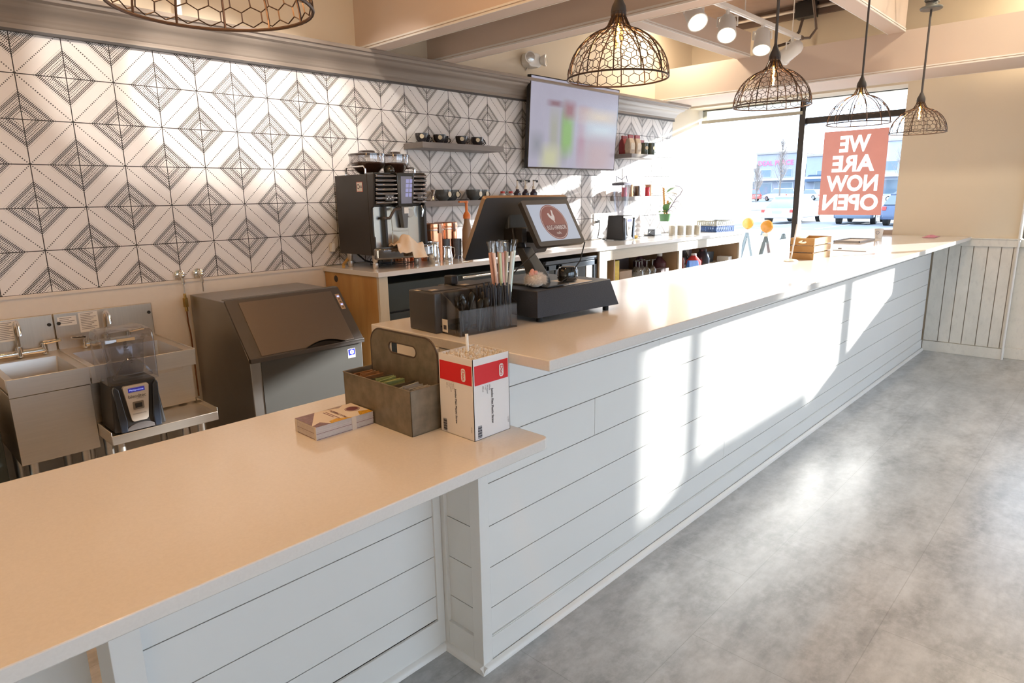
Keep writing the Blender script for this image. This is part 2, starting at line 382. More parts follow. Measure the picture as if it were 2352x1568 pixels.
# ================================================================== BAR COUNTER
ZB, ZL, ZK = 1.067, .860, 1.056
FY = 1.318
gz = [.100, .196, .339, .481, .624, .766, .909, 1.036]
def shiplap(m, x0, x1, y, joints={}, zs=gz, front=-1):
    """white boards facing -y, thin dark gaps"""
    for i in range(len(zs)-1):
        xs = [x0]+joints.get(i, [])+[x1]
        for q in range(len(xs)-1):
            m.box((xs[q]+(.0012 if q else 0), y, zs[i]+.0015), (xs[q+1]-(.0012 if q < len(xs)-2 else 0), y+.012, zs[i+1]-.0015), 0)
bar = thing('bar_counter_base', 'long white shiplap bar base running from the low counter to the end wall', 'counter base', (0, 0, 0))
m = MB(); shiplap(m, 1.262, PX0-.02, FY+.012, {1: [2.894], 2: [2.270], 3: [3.797], 4: [1.817, 5.1], 5: [2.248], 6: [3.467, 4.9]})
m.box((1.262, FY+.024, .02), (PX0-.02, FY+.034, 1.036), 1)
m.build('front_shiplap_panel', [white_paint, gap_dark], bar, smooth=False)
# near end panel facing -x
m = MB()
for i in range(len(gz)-1):
    z0, z1 = gz[i]+.0015, gz[i+1]-.0015
    m.box((1.232, 1.36, z0), (1.244, 1.70, z1), 0)
m.box((1.244, 1.36, .02), (1.250, 1.70, 1.036), 1)
m.build('end_shiplap_panel', [white_paint, gap_dark], bar, smooth=False)
MB().box((1.2205, FY, .0), (1.262, 1.362, 1.036)).build('corner_post', white_paint, bar, bevel=.0015)
MB().box((1.2205, 1.482, .0), (1.243, 1.52, 1.036)).box((1.2205, 1.362, .0), (1.243, 1.482, .105)).build('end_stile', white_paint, bar, bevel=.0015)
MB().box((1.262, 1.352, .02), (6.98, 1.72, 1.02))  .build('counter_core', white_paint, bar, smooth=False)
MB().box((1.262, FY+.004, .0), (PX0-.03, FY+.014, .098)).box((1.262, FY+.006, .098), (PX0-.03, FY+.013, .101)).build('baseboard', white_paint, bar, smooth=False)
q = MB(); qp = [(0, 0), (-.018, 0), (-.016, .010), (-.010, .017), (0, .020)]
q.prism([(FY+a_, b_) for a_, b_ in qp], 'x', 1.203, PX0-.03); q.prism([(1.2205+a_, b_) for a_, b_ in qp], 'y', FY-.018, 1.505)
q.build('shoe_moulding', white_trim, bar)
ct = MB().box((1.228, 1.043, ZB-.030), (PX0-.002, 1.835, ZB))
ST(MB().box((PX0+.002, 1.68, ZB-.030), (7.262, 1.835, ZB)), 'trim_14', QZ, bevel=.002)
tag(ct.build('bar_countertop', QZ, bevel=.0025), 'long white quartz bar top holding the till, wooden crate and menus', 'countertop')
# ------------------------------------------------------------------ low counter
lc = thing('low_counter_base', 'white shiplap base under the low counter in the foreground', 'counter base', (0, 0, 0))
m = MB(); zl = [.113, .199, .343, .485, .628, .771, .828]
shiplap(m, .334, 1.19, 1.507, {}, zl)
m.box((.334, 1.519, .02), (1.19, 1.529, .828), 1)
m.build('front_shiplap_panel', [white_paint, gap_dark], lc, smooth=False)
MB().box((1.19, 1.500, .0), (1.2195, 1.53, .828)).build('right_stile', white_paint, lc, bevel=.001)
MB().box((.272, 1.47, .0), (.334, 1.60, .828)).build('left_post', white_paint, lc, bevel=.0015)
MB().box((.334, 1.498, .0), (1.19, 1.507, .112)).build('baseboard', white_paint, lc, bevel=.001)
q = MB(); q.prism([(1.498+a_, b_) for a_, b_ in qp], 'x', .334, 1.21); q.build('shoe_moulding', white_trim, lc)
MB().box((-.9, 1.72, .0), (.272, 1.74, .828)).build('knee_space_panel', white_paint, lc, smooth=False)
MB().box((.334, 1.53, .0), (1.215, 1.70, .82)).build('counter_core', white_paint, lc, smooth=False)
m = MB(); 
poly = [(-.9, 1.043)]+[(1.228-.022+.022*math.cos(math.radians(t)), 1.043+.022+.022*math.sin(math.radians(t))) for t in (-90, -60, -30, 0)]+[(1.228, 1.314), (1.2185, 1.314), (1.2185, 1.805), (-.9, 1.805)]
m.prism(poly, 'z', ZL-.030, ZL)
tag(m.build('low_countertop', QZ, bevel=.0025), 'low quartz countertop in the foreground holding the straw box and tin caddy', 'countertop')
# ================================================================== BACK COUNTER (against the tiles)
oak = wood('oak_panel', (.42, .20, .055), (.62, .36, .13), (1, 1, .12), 14, .45)
ash = wood('pale_ash', (.50, .42, .31), (.64, .56, .43), (1, 1, .15), 12, .55)
ashx = wood('pale_ash_x', (.54, .50, .42), (.66, .61, .52), (.12, 1, 1), 12, .55)
bk = MB().box((2.225, 3.215, ZK-.030), (7.22, TW-.009, ZK))
tag(bk.build('back_countertop', QZ, bevel=.002), 'white quartz worktop along the tiled wall under the coffee machine', 'countertop')
cb = thing('back_counter_cabinet', 'wooden cabinet frame carrying the worktop along the tiled wall', 'cabinet', (0, 0, 0))
m = MB().box((2.235, 3.25, .0), (2.262, TW-.02, ZK-.030)); m.cyl((2.2345, 3.70, .985), (2.2355, 3.70, .985), .022, 14, k=1)
m.build('side_panel', [oak, black], cb, smooth=False)
MB().box((2.235, 3.228, .0), (2.30, 3.25, ZK-.030)).build('front_stile', ash, cb, bevel=.001)
MB().box((4.466, 3.235, .935), (7.20, 3.255, ZK-.030)).build('apron', ashx, cb, bevel=.001)
for x0, x1 in ((4.466, 4.575), (5.79, 5.85), (7.14, 7.20)):
    MB().box((x0, 3.235, .0), (x1, 3.255, .935)).build('stile', ash, cb, bevel=.001)
for x0 in (4.71, 5.79, 7.14):
    MB().box((x0, 3.26, .0), (x0+.02, TW-.02, 1.02)).build('divider', wood('plywood', (.42, .27, .15), (.52, .36, .22), (1, 1, .3), 8), cb, smooth=False)
MB().box((4.48, 3.27, .700), (7.14, TW-.02, .718)).build('shelf', ash, cb, smooth=False)
MB().box((4.48, 3.27, .10), (7.14, TW-.02, .12)).build('bottom_shelf', ash, cb, smooth=False)
MB().box((4.48, TW-.03, .0), (7.14, TW-.012, 1.02)).build('back_panel', mat('lilac_back', (.40, .36, .40), .7), cb, smooth=False)
# wall shelves
shelf_m = wood('grey_shelf', (.17, .15, .14), (.28, .25, .235), (.2, 1, 1), 10, .5)
def shelf(x0, x1, z, label, zb=None):
    m = MB().box((x0, 3.628, z-.040), (x1, TW-.009, z))
    tag(m.build('wall_shelf', shelf_m, bevel=.0015), label, 'shelf', 'floating shelves on the tiles')
SZ1, SZ2 = 1.862, 1.462
shelf(2.94, 3.74, SZ1, 'grey wooden shelf with four black cups, upper left of the television')
shelf(2.94, 4.28, SZ2, 'grey wooden shelf with grey bowls and pump bottles, behind the till')
shelf(5.51, 5.97, SZ1+.01, 'short grey shelf with coffee bags and mugs, right of the television')
shelf(5.47, 5.97, SZ2+.003, 'short grey shelf with tan mugs and a jar, above the tall blender')
#PART3
# ================================================================== LOW COUNTER THINGS
def oriented(o, ux, uy):   # helper: returns function mapping local (a,b) on a face
    o = Vector(o); ux = Vector(ux); uy = Vector(uy); return lambda a, b: o+ux*a+uy*b
# --- straw box
bx = thing('straw_box', 'open white carton of paper-wrapped straws with red bands, at the end of the low counter', 'box', (1.075, 1.168, ZL))
bw, bd, bh = .132, .134, .218
m = MB().box((0, 0, 0), (bw, bd, .001)).box((0, 0, 0), (bw, .0015, bh)).box((0, bd-.0015, 0), (bw, bd, bh)).box((0, 0, 0), (.0015, bd, bh)).box((bw-.0015, 0, 0), (bw, bd, bh))
m.build('carton', mat('carton_white', (.80, .78, .78), .55, var=.02), bx, smooth=False)
red = mat('label_red', (.68, .015, .02), .5, var=.03); ink = mat('print_ink', (.06, .055, .07), .6)
d = MB(); e = .0006
d.box((.005, -e, bh-.070), (bw-.005, 0, bh-.018), 0); d.box((-e, .005, bh-.070), (0, bd-.005, bh-.018), 0)
d.build('red_band', [red], bx, smooth=False)
MB().prism([(x, z) for x, z in rrect(.094, bh-.063, .110, bh-.028, .007)], 'y', -.0011, -.0005).build('logo_badge', paper, bx, smooth=False)
MB().prism([(y, z) for y, z in rrect(.028, bh-.063, .044, bh-.028, .007)], 'x', -.0011, -.0005).build('logo_badge', paper, bx, smooth=False)
d = MB()
dn = (0, 0, -1)
for axis in 'xy':
    d = MB()
    if axis == 'x':   # face towards -y, runs along x
        P_ = lambda a_, z_: (a_, -.0009, z_); U = (1, 0, 0); out = (1, 0, 0)
    else:
        P_ = lambda a_, z_: (-.0009, bd-a_, z_); U = (0, -1, 0)
    d.text('Don', tuple(Vector(P_(.102 if axis == 'x' else .098, bh-.0455))+Vector((0, -.0004, 0) if axis == 'x' else (-.0004, 0, 0))), dn, U, .0155, k=1, bold=.012)
    d.text('Jumbo Flex Plastic Straw', P_(.066, bh-.136), dn, U, .0096, k=0, bold=.03)
    for q, (tx, L) in enumerate((('White', 0), ('Wrapped', 0), ('7.75"', 0), ('400 ct', 0))): d.text(tx, P_(.057-.008*q, bh-.075), dn, U, .0062, k=0, align='LEFT')
    d.text('121839', P_(.124, bh-.188), dn, U, .0058, k=0)
    for q in range(14): 
        z0 = bh-.180-.0024*q; w_ = .0008+.0007*(q % 3)
        a0, a1 = .012, .026
        if axis == 'x': d.box((a0, -.0009, z0-w_), (a1, -.0004, z0), 0)
        else: d.box((-.0009, bd-a1, z0-w_), (-.0004, bd-a0, z0), 0)
    d.build('printing', [ink, red], bx, smooth=False)
# straw tips: over a hundred, uncountable paper tips seen from above
m = MB(); r = random.Random(3)
for i in range(21):
    for j in range(21):
        x = .0055+i*.006+r.uniform(-.0015, .0015); y = .0055+j*.0061+r.uniform(-.0015, .0015); z = bh-.008+r.uniform(0, .009)
        w_ = .0028; a_ = r.uniform(0, 3.14); dx, dy = math.cos(a_)*w_, math.sin(a_)*w_
        m.hexa([(x-dx, y-dy, z-.02), (x+dy*.5, y-dx*.5, z-.02), (x+dx, y+dy, z-.02), (x-dy*.5, y+dx*.5, z-.02), (x-dx, y-dy, z), (x+dy*.4, y-dx*.4, z-.001), (x+dx, y+dy, z+.001), (x-dy*.4, y+dx*.4, z)], r.choice((0, 0, 1)))
m.box((.002, .002, .003), (bw-.002, bd-.002, bh-.02), 0)
tag(m.build('wrapped_straws', [mat('straw_paper', (.92, .88, .84), .6, var=.15, scale=200), mat('straw_shade', (.80, .72, .64), .6, var=.15, scale=200)], None, smooth=False, loc=(1.075, 1.168, ZL)), 'tightly packed white paper straw tips filling the red-banded carton', 'straws', kind='stuff')
tag(MB().tube([(0, 0, 0), (.001, .002, .03), (.002, .004, .055)], .0045, 8).build('wrapped_straw', mat('straw_paper', (1, 1, 1)), None, loc=(1.145, 1.262, ZL+bh-.012)), 'single wrapped straw sticking up above the others in the carton', 'straw')
# --- galvanised tin caddy
tin = mat('galvanised_tin', (.235, .20, .15), .5, .5, var=.5, scale=30)
cdy = thing('tin_caddy', 'galvanised tin caddy with cut-out handle and six compartments beside the straw box', 'caddy', (.987, 1.316, ZL))
cw, cl, ch = .20, .318, .126
m = MB().box((0, 0, 0), (cw, cl, .002)).box((0, 0, 0), (.002, cl, ch)).box((cw-.002, 0, 0), (cw, cl, ch)).box((0, 0, 0), (cw, .002, ch)).box((0, cl-.002, 0), (cw, cl, ch))
m.build('tray', tin, cdy, bevel=.0006)
m = MB()
for a_, b_ in (((0, 0), (cw, 0)), ((0, cl), (cw, cl)), ((0, 0), (0, cl)), ((cw, 0), (cw, cl))): m.cyl((a_[0], a_[1], ch), (b_[0], b_[1], ch), .0018, 8)
m.build('rolled_rim', tin, cdy)
# handle plate with rounded top and slot
hx = .100; y0, y1, zt = .004, cl-.004, .246
outer = [(y0, .004), (y1, .004)]+[(y1-.05+.05*math.cos(math.radians(t)), zt-.05+.05*math.sin(math.radians(t))) for t in range(0, 91, 10)]+[(y0+.05+.05*math.cos(math.radians(t)), zt-.05+.05*math.sin(math.radians(t))) for t in range(90, 181, 10)]
ym = cl/2
slot = [(ym+.048+.016*math.cos(math.radians(t)), .198+.016*math.sin(math.radians(t))) for t in range(-90, 91, 15)]+[(ym-.048+.016*math.cos(math.radians(t)), .198+.016*math.sin(math.radians(t))) for t in range(90, 271, 15)]
def plate_with_slot(m, outer, slot, xa, xb):
    import mathutils
    polys = [[Vector((p[0], p[1], 0)) for p in outer], [Vector((p[0], p[1], 0)) for p in slot]]
    tri = mathutils.geometry.tessellate_polygon(polys); al = outer+slot
    m.add([(xa, p[0], p[1]) for p in al], [tuple(t) for t in tri]); m.add([(xb, p[0], p[1]) for p in al], [tuple(t)[::-1] for t in tri])
    for L in (outer, slot):
        n_ = len(L)
        m.add([(xa, p[0], p[1]) for p in L]+[(xb, p[0], p[1]) for p in L], [(i, (i+1) % n_, n_+(i+1) % n_, n_+i) for i in range(n_)])
m = MB(); plate_with_slot(m, outer, slot, hx-.001, hx+.001); m.build('handle_plate', tin, cdy, smooth=False)
dark_edge = mat('dark_rolled_edge', (.10, .075, .06), .5, .5)
m = MB(); m.tube([(hx, p[0], p[1]) for p in outer[1:]]+[(hx, y0, .12)], .0026, 8); m.tube([(hx, p[0], p[1]) for p in slot], .0024, 8, closed=True); m.build('handle_edging', dark_edge, cdy)
for yy in (.105, .212): MB().box((.002, yy, .002), (hx-.001, yy+.0015, .118)).box((hx+.001, yy, .002), (cw-.002, yy+.0015, .118)).build('divider', tin, cdy, smooth=False)
def packets(name, label, col, x0, y0_, n_, lay, cat='sachet', grp=None):
    pm = mat('sachet_'+name, tuple(c_*.7 for c_ in col), .6, var=.3, scale=50)
    for i in range(n_):
        m = MB(); a_ = r.uniform(-.25, .25); w_, h_ = .032, .056
        m.hexa([(-w_, -.001, 0), (w_, -.001, 0), (w_, .001, 0), (-w_, .001, 0), (-w_*.98, -.0015, h_), (w_*.98, -.0015, h_), (w_*.98, .0015, h_), (-w_*.98, .0015, h_)])
        o = m.build('sweetener_sachet', pm, None, smooth=False, loc=(cdy.location.x+x0+r.uniform(-.003, .003), cdy.location.y+y0_+i*.011, ZL+.0665))
        o.rotation_euler = (r.uniform(-.3, .25), r.uniform(-.12, .12), a_*.3)
        tag(o, label, cat, grp)
packets('brown', 'brown sugar sachets standing in the back compartment of the tin caddy', (.45, .22, .09), .048, .235, 6, 0, grp='brown sachets in the tin caddy')
packets('green', 'pale green sweetener sachets in the middle compartment of the tin caddy', (.45, .52, .22), .050, .125, 6, 0, grp='green sachets in the tin caddy')
packets('white', 'grey-white sugar sachets in the front compartment of the tin caddy', (.60, .60, .60), .050, .022, 6, 0, grp='white sachets in the tin caddy')
# --- stack of cards
cs = thing('card_stack', 'thick stack of printed flyers held by a paper band, in front of the tin caddy', 'flyers', (.805, 1.487, ZL), 0)
m = MB(); cwid, clen = .178, .112
for i in range(26):
    z = i*.00142; jx, jy = r.uniform(-.0006, .0006), r.uniform(-.0006, .0006)
    m.box((jx, jy, z), (cwid+jx, clen+jy, z+.00125), 1 if i in (1, 12) else 0)
m.build('cards', [mat('card_edges', (.62, .56, .54), .6, var=.1, scale=80), mat('card_edge_dark', (.20, .09, .09), .6)], cs, smooth=False)
zt = 26*.00142
m = MB(); 
m.box((0, 0, zt), (cwid, clen, zt+.0004), 0)
q = .0006
m.prism([(0, clen), (0, clen*.18), (.060, clen)], 'z', zt, zt+q, 1); m.prism([(0, 0), (0, clen*.14), (.028, clen*.26), (.045, 0)], 'z', zt, zt+q, 1)
m.prism([(.045, 0), (.115, 0), (.075, .024), (.05, .018)], 'z', zt, zt+q, 2); m.prism([(.135, 0), (cwid, 0), (cwid, .022), (.148, .030)], 'z', zt, zt+q, 2)
m.prism([(.085, clen), (.150, clen), (.128, clen-.016)], 'z', zt, zt+q, 4)
m.lathe([(.021, zt), (.021, zt+.0009)], 26, (.150, .062, 0), 3); m.lathe([(.0185, zt), (.0185, zt+.0012)], 26, (.150, .062, 0), 0); m.lathe([(.017, zt), (.017, zt+.0014)], 26, (.150, .062, 0), 3)
m.text('NOW', (.098, .094, zt+.0012), (0, -1, 0), (1, 0, 0), .013, k=3, bold=.015, align='LEFT'); m.text('SITTING', (.098, .062, zt+.0012), (0, -1, 0), (1, 0, 0), .012, k=3, bold=.015, align='CENTER', squash=.8)
m.text('TEATIME', (.098, .026, zt+.0012), (0, -1, 0), (1, 0, 0), .010, k=3, bold=.015, align='CENTER', squash=.8)
for i_ in range(2): m.box((.082-.007*i_, .020+.02*i_, zt), (.0845-.007*i_, .092, zt+.0008), 3)
m.build('top_card', [mat('card_white', (.74, .68, .62), .5, var=.03), mat('card_photo', (.22, .14, .17), .5, var=.6, scale=80), mat('card_food', (.62, .34, .02), .5, var=.7, scale=150), mat('card_maroon', (.16, .05, .07), .5), mat('card_grey', (.33, .27, .25), .5, var=.6, scale=150)], cs, smooth=False)
for a_, b_ in (((.108, -.0012, 0), (.122, .0, zt+.0012)), ((-.0012, .100, 0), (0, .108, zt)), ((-.0012, .0, 0), (0, .010, zt+.0008))): MB().box(a_, b_).build('paper_band', mat('band_paper', (.66, .58, .50), .6), cs, smooth=False)
# ================================================================== ON THE BAR
# --- acrylic cutlery holder
ah = thing('acrylic_holder', 'clear acrylic two-bay holder with sloping sides in front of the black printers', 'holder', (1.274, 1.435, ZB), math.radians(-5))
hw, hd, hf, hb = .232, .092, .080, .128
for x in (0, .112, hw-.003): MB().prism([(0, 0), (hd, 0), (hd, hb), (0, hf)], 'x', x, x+.003).build('side_wall', acrylic, ah, smooth=False)
MB().box((0, 0, 0), (hw, .003, hf)).build('front_wall', acrylic, ah, smooth=False)
MB().box((0, hd-.003, 0), (hw, hd, hb)).build('back_wall', acrylic, ah, smooth=False)
MB().box((0, 0, 0), (hw, hd, .003)).build('floor_panel', acrylic, ah, smooth=False)
m = MB().box((-.0008, hd-.030, .006), (0, hd-.002, .046), 0).box((-.0012, hd-.024, .014), (-.0006, hd-.009, .028), 1)
m.build('price_sticker', [paper, ink], ah, smooth=False, label='white sticker low on the side')
Rz = Matrix.Rotation(math.radians(-5), 3, 'Z')
def holder_pt(x, y, z): v = Rz @ Vector((x, y, z)); return (1.274+v.x, 1.435+v.y, ZB+v.z)
sm = mat('black_straw', (.03, .032, .042), .32, var=.2)
for i in range(44):
    x = .122+.098*((i*7) % 11)/10.; y = .016+.056*((i*5) % 7)/6.; lean = (x-.17)*.45+r.uniform(-.05, .05); ly = r.uniform(-.05, .05); L = .124+r.uniform(-.006, .008)
    a_ = Vector(holder_pt(x+lean*.0, y, .004)); b_ = Vector(holder_pt(x+lean*L*1.2, y+ly*L, L+.012))
    if x+lean*L > .27: b_ = Vector(holder_pt(.265, y, L))
    m = MB().cyl((0, 0, 0), b_-a_, .0026, 7)
    tag(m.build('black_straw', sm, None, loc=a_), 'thin black straw standing in the right bay of the acrylic holder', 'straw', 'black straws in the acrylic holder')
for i in range(15):   # black cutlery handles with rounded ends
    x = .016+.085*((i*4) % 7)/6.; y = .018+.05*((i*3) % 5)/4.; L = .100+r.uniform(-.012, .02)
    lx, ly = r.uniform(-.10, .22), r.uniform(-.15, .15)
    a_ = Vector(holder_pt(x, y, .004)); dvec = (Rz @ Vector((lx, ly, 1))).normalized()
    m = MB(); u = Vector((1, 0, 0)); pts = [(.0035, 0), (.003, .04), (.0035, .09), (.0045, .6*L/.1*.1+.02)]
    prof_ = [(.0030, 0), (.0028, L*.55), (.006, L*.72), (.0105, L*.88), (.009, L*.97), (.003, L+.004)]
    m.lathe(prof_, 10, (0, 0, 0), sy=.3, M_=dvec.to_track_quat('Z', 'Y').to_matrix() @ Matrix.Rotation(r.uniform(0, 3), 3, 'Z'))
    tag(m.build('plastic_spoon', mat('spoon_black', (.018, .018, .018), .22, var=.2), None, loc=a_), 'black plastic spoon standing bowl-up in the left bay of the acrylic holder', 'spoon', 'black spoons in the acrylic holder')
# --- receipt printers (black boxes)
def printer(loc, rz, w_, d_, h_, label):
    t = thing('receipt_printer', label, 'printer', loc, rz)
    MB().box((0, 0, 0), (w_, d_, h_)).build('housing', graph, t, bevel=.005, seg=3)
    m = MB().box((.012, .03, h_), (w_-.012, d_-.02, h_+.003)); m.build('lid', graph, t, bevel=.0015)
    MB().box((.02, d_*.28, h_+.003), (.045, d_*.28+.02, h_+.0036)).box((.0, d_*.62, h_), (.02, d_*.62+.022, h_+.0006)).build('sticker', mat('beige_sticker', (.62, .55, .46), .6), t, smooth=False, label='small beige sticker')
    MB().box((.02, -.0012, .02), (w_-.02, 0, .024)).box((w_-.05, -.001, .004), (w_-.012, .0, .016)).build('front_slot', black_g, t, smooth=False)
    return t
printer((1.258, 1.530, ZB), math.radians(-4), .145, .142, .127, 'black receipt printer behind the left bay of the acrylic holder')
printer((1.425, 1.552, ZB), math.radians(4), .150, .150, .125, 'second black receipt printer, between the wrapped straws and the first printer')
# --- wrapped coloured straws standing behind the holder
gl = thing('straw_cup', 'clear plastic cup holding cellophane-wrapped pink and green straws behind the holder', 'cup', (1.528, 1.500, ZB+.003))
MB().lathe([(.026, .0), (.030, .10), (.029, .10), (.025, .003), (0, .003)], 22, cap=False).build('cup_wall', clear, gl)
cols = [(.80, .42, .38), (.82, .50, .45), (.80, .40, .36), (.86, .58, .52),  (.84, .60, .55), (.78, .35, .33), (.82, .52, .46), (.60, .68, .40), (.66, .72, .48), (.30, .28, .50), (.80, .78, .72), (.82, .48, .42), (.70, .66, .50)]
for i, c_ in enumerate(cols):
    t_ = i*2.4; rr = .006+.013*((i*3) % 5)/4.; x, y = rr*math.cos(t_), rr*math.sin(t_)
    if i > 7: x += .010
    else: x -= .006
    st = thing('wrapped_straw', ('pink', 'pink', 'pink', 'pink', 'pink', 'pink', 'pink', 'pink', 'green', 'green', 'violet', 'cream', 'pink', 'cream')[i]+' straw in cellophane, in the clear cup behind the black straws', 'straw', (1.528+x, 1.500+y, ZB+.010), 0, 'cellophane wrapped straws')
    tx_, ty_ = x*1.1+.012*(1 if i > 7 else -.2), y*.6
    MB().tube([(0, 0, 0), (tx_*.5, ty_*.5, .12), (tx_, ty_, .225)], .0052, 8).build('straw_tube', mat('straw_col%d' % i, c_, .35, var=.1), st)
    MB().tube([(tx_*.05, 0, 0), (tx_*.5, ty_*.5, .13), (tx_, ty_, .235), (tx_+r.uniform(-.012, .012), ty_, .262)], .0056, 7, rs=[.0066, .0066, .0062, .009]).build('cellophane', clear, st)
# --- cash drawer
cdw = thing('cash_drawer', 'wide black metal cash drawer under the point-of-sale screens', 'cash drawer', (1.60, 1.41, ZB))
m = MB().hexa([(-.02, -.018, .018), (.385, -.062, .018), (.405, .375, .018), (.0, .40, .018), (0, 0, .104), (.415, 0, .104), (.415, .385, .104), (0, .40, .104)])
m.build('drawer_housing', mat('drawer_steel', (.035, .040, .055), .42, .3, var=.2, scale=300, bump=.3), cdw, bevel=.0025)
for x, y in ((.02, .01), (.345, -.03), (.02, .36), (.38, .34)): MB().cyl((x, y, 0), (x, y, .018), .011, 12).build('foot', rubber, cdw)
# --- point of sale: stand + two displays
ps = thing('pos_terminal', 'black point-of-sale stand with a staff monitor and a small customer screen back to back', 'till', (1.735, 1.53, ZB+.105))
m = MB()
# swept blade stand
sec = [(0.0, -.008, .028, .034), (.025, -.006, .028, .032), (.06, .010, .027, .026), (.10, .036, .025, .022), (.13, .055, .024, .020)]
vs = []
for z, yc, hx_, hy_ in sec:
    cx = -.012*z/.13
    vs += [(cx-hx_, yc-hy_, z), (cx+hx_, yc-hy_, z), (cx+hx_*.9, yc+hy_, z), (cx-hx_*.9, yc+hy_, z)]
m.add(vs, [(4*i+q_, 4*i+(q_+1) % 4, 4*i+4+(q_+1) % 4, 4*i+4+q_) for i in range(4) for q_ in range(4)]+[(3, 2, 1, 0), (16, 17, 18, 19)])
m.box((-.06, -.10, 0), (.06, .09, .006))
m.build('stand', mat('stand_black', (.045, .048, .052), .38, var=.1), ps, bevel=.006, seg=3)
sv = MB()
o_ = Vector((-.006, -.0765, .032)); nrm = Vector((0, -1, .3)).normalized()
sv.text('toast', (.006, -.0395, .030), (1, 0, 0), (0, .25, 1), .016, bold=.01, align='CENTER'); sv.tube([(-.024, -.0395, .026), (-.024, -.0365, .036), (-.017, -.0365, .036), (-.017, -.0395, .026)], .0006, 5, closed=True)
sv.build('stand_logo', mat('logo_grey', (.30, .29, .28), .5), ps, smooth=False)
m = MB(); m.cyl((-.05, .075, .165), (.03, .075, .165), .022, 16); m.cyl((-.012, .06, .12), (-.012, .075, .165), .017, 12); m.box((-.055, .02, .15), (-.03, .11, .20)); m.box((.005, -.03, .145), (.04, .06, .185)); m.cyl((-.06, .05, .14), (-.06, .06, .20), .006)
m.build('hinge', black, ps, bevel=.002)
def display(name, o, ux, uy, w_, h_, th, bez, smat, parent, rim, rim_m):
    """o = top-left corner (viewer side), ux right, uy down, screen faces ux x uy"""
    o = Vector(o)-Vector(parent.location); ux = Vector(ux).normalized(); uy = Vector(uy).normalized(); nn = uy.cross(ux).normalized()
    Mx = Matrix((ux, -uy, nn)).transposed()
    pts = rrect(0, -h_, w_, 0, .009)
    def PP(x, y, z): v = o+ux*x-uy*y*-1*-1+nn*z; return (o+ux*x+uy*(-y)+nn*z)
    m = MB(); n_ = len(pts)
    m.add([PP(x, y, 0) for x, y in pts]+[PP(x, y, -th) for x, y in pts], [tuple(range(n_)), tuple(range(n_, 2*n_))[::-1]])
    b = m.build(name, graph, parent, smooth=False)
    m = MB(); m.add([PP(x, y, 0) for x, y in pts]+[PP(x, y, -th) for x, y in pts], [(i, (i+1) % n_, n_+(i+1) % n_, n_+i) for i in range(n_)]); m.build(rim, rim_m, b)
    s_ = MB(); s_.quad(PP(bez, -bez, .0006), PP(w_-bez, -bez, .0006), PP(w_-bez, -h_+bez, .0006), PP(bez, -h_+bez, .0006)); s_.build('screen', smat, b, smooth=False)
    return b, PP
tanrim = mat('brushed_tan_rim', (.42, .30, .20), .3, .7)
# staff monitor: faces +y (away from camera)
mo, PPm = display('staff_monitor', (1.971, 1.58+.012, 1.484), (-1, 0, 0), (0, .113, -.211), .436, .242, .016, .014, mat('screen_off', (.02, .02, .025), .1, emit=(.5, .55, .6), es=.3), ps, 'monitor_rim', tanrim)
m = MB(); bb = Vector(ps.location)
c0 = Vector((1.7535, 1.64, 1.378))-bb
m.box(tuple(c0+Vector((-.075, -.030, -.012))), tuple(c0+Vector((.045, -.008, .05))))
m.build('monitor_mount', mat('mount_grey', (.07, .075, .08), .4, .3), mo, bevel=.006)
scr = mat('customer_screen', (.1, .1, .1), .2, emit=(.50, .56, .68), es=.72, var=.05)
cu, PPc = display('customer_screen', (1.621, 1.500, 1.466), (1, 0, 0), (0, -.084, -.149), .247, .171, .017, .017, scr, ps, 'bezel_edge', black)
# round logo on the customer display
maroon = mat('logo_maroon', (.05, .03, .03), .3, emit=(.17, .055, .05), es=1.0); lg = mat('logo_light', (.1, .1, .1), .3, emit=(.46, .40, .38), es=1.0); mrd = mat('logo_maroon_dark', (.05, .03, .03), .3, emit=(.10, .028, .03), es=1.0)
m = MB(); cx, cy = .1235, -.0855
def disc(R_, z_, k): 
    m.add([PPc(cx+R_*math.cos(2*math.pi*i/48), cy+R_*math.sin(2*math.pi*i/48), z_) for i in range(48)], [tuple(range(48))], k)
disc(.066, .0009, 0); disc(.0625, .0011, 1); disc(.061, .0013, 0)
m.add([PPc(cx+.060*math.cos(t), cy-.010+min(0, .060*math.sin(t)+.010), .0015) for t in [math.radians(a_) for a_ in range(180, 361, 6)]], [tuple(range(31))], 2)
uxv = Vector((1, 0, 0)); uyv = Vector((0, .084, .149)).normalized()
m.text('EGG HARBOR', PPc(cx, cy-.022, .0017), uxv, uyv, .0225, 1, bold=.01, squash=.72)
m.text('cafe', PPc(cx, cy-.042, .0017), uxv, uyv, .015, 1, bold=-.002)
m.box  # rooster
hen = [(-.022, .028), (-.014, .031), (-.008, .020), (-.002, .018), (.003, .030), (.004, .040), (.009, .043), (.012, .038), (.010, .028), (.012, .015), (.007, .004), (.003, .000), (.005, -.006), (-.001, -.006), (-.001, .000), (-.010, .006), (-.019, .016)]
m.add([PPc(cx+x*.95, cy+.004+y, .0017) for x, y in hen], [tuple(range(len(hen)))], 1)
m.build('round_logo', [maroon, lg, mrd], cu, smooth=False)
# cables
cabm = mat('cable_black', (.015, .015, .015), .4)
tag(MB().tube([(1.66, 1.46, 1.30), (1.60, 1.50, 1.24), (1.585, 1.53, 1.20), (1.62, 1.56, 1.176)], .0022, 7).tube([(1.87, 1.42, 1.318), (1.862, 1.435, 1.25), (1.82, 1.45, 1.20), (1.77, 1.455, 1.178)], .0022, 7).build('display_cable', cabm), 'thin black cables hanging from the customer screen to the drawer', 'cable')
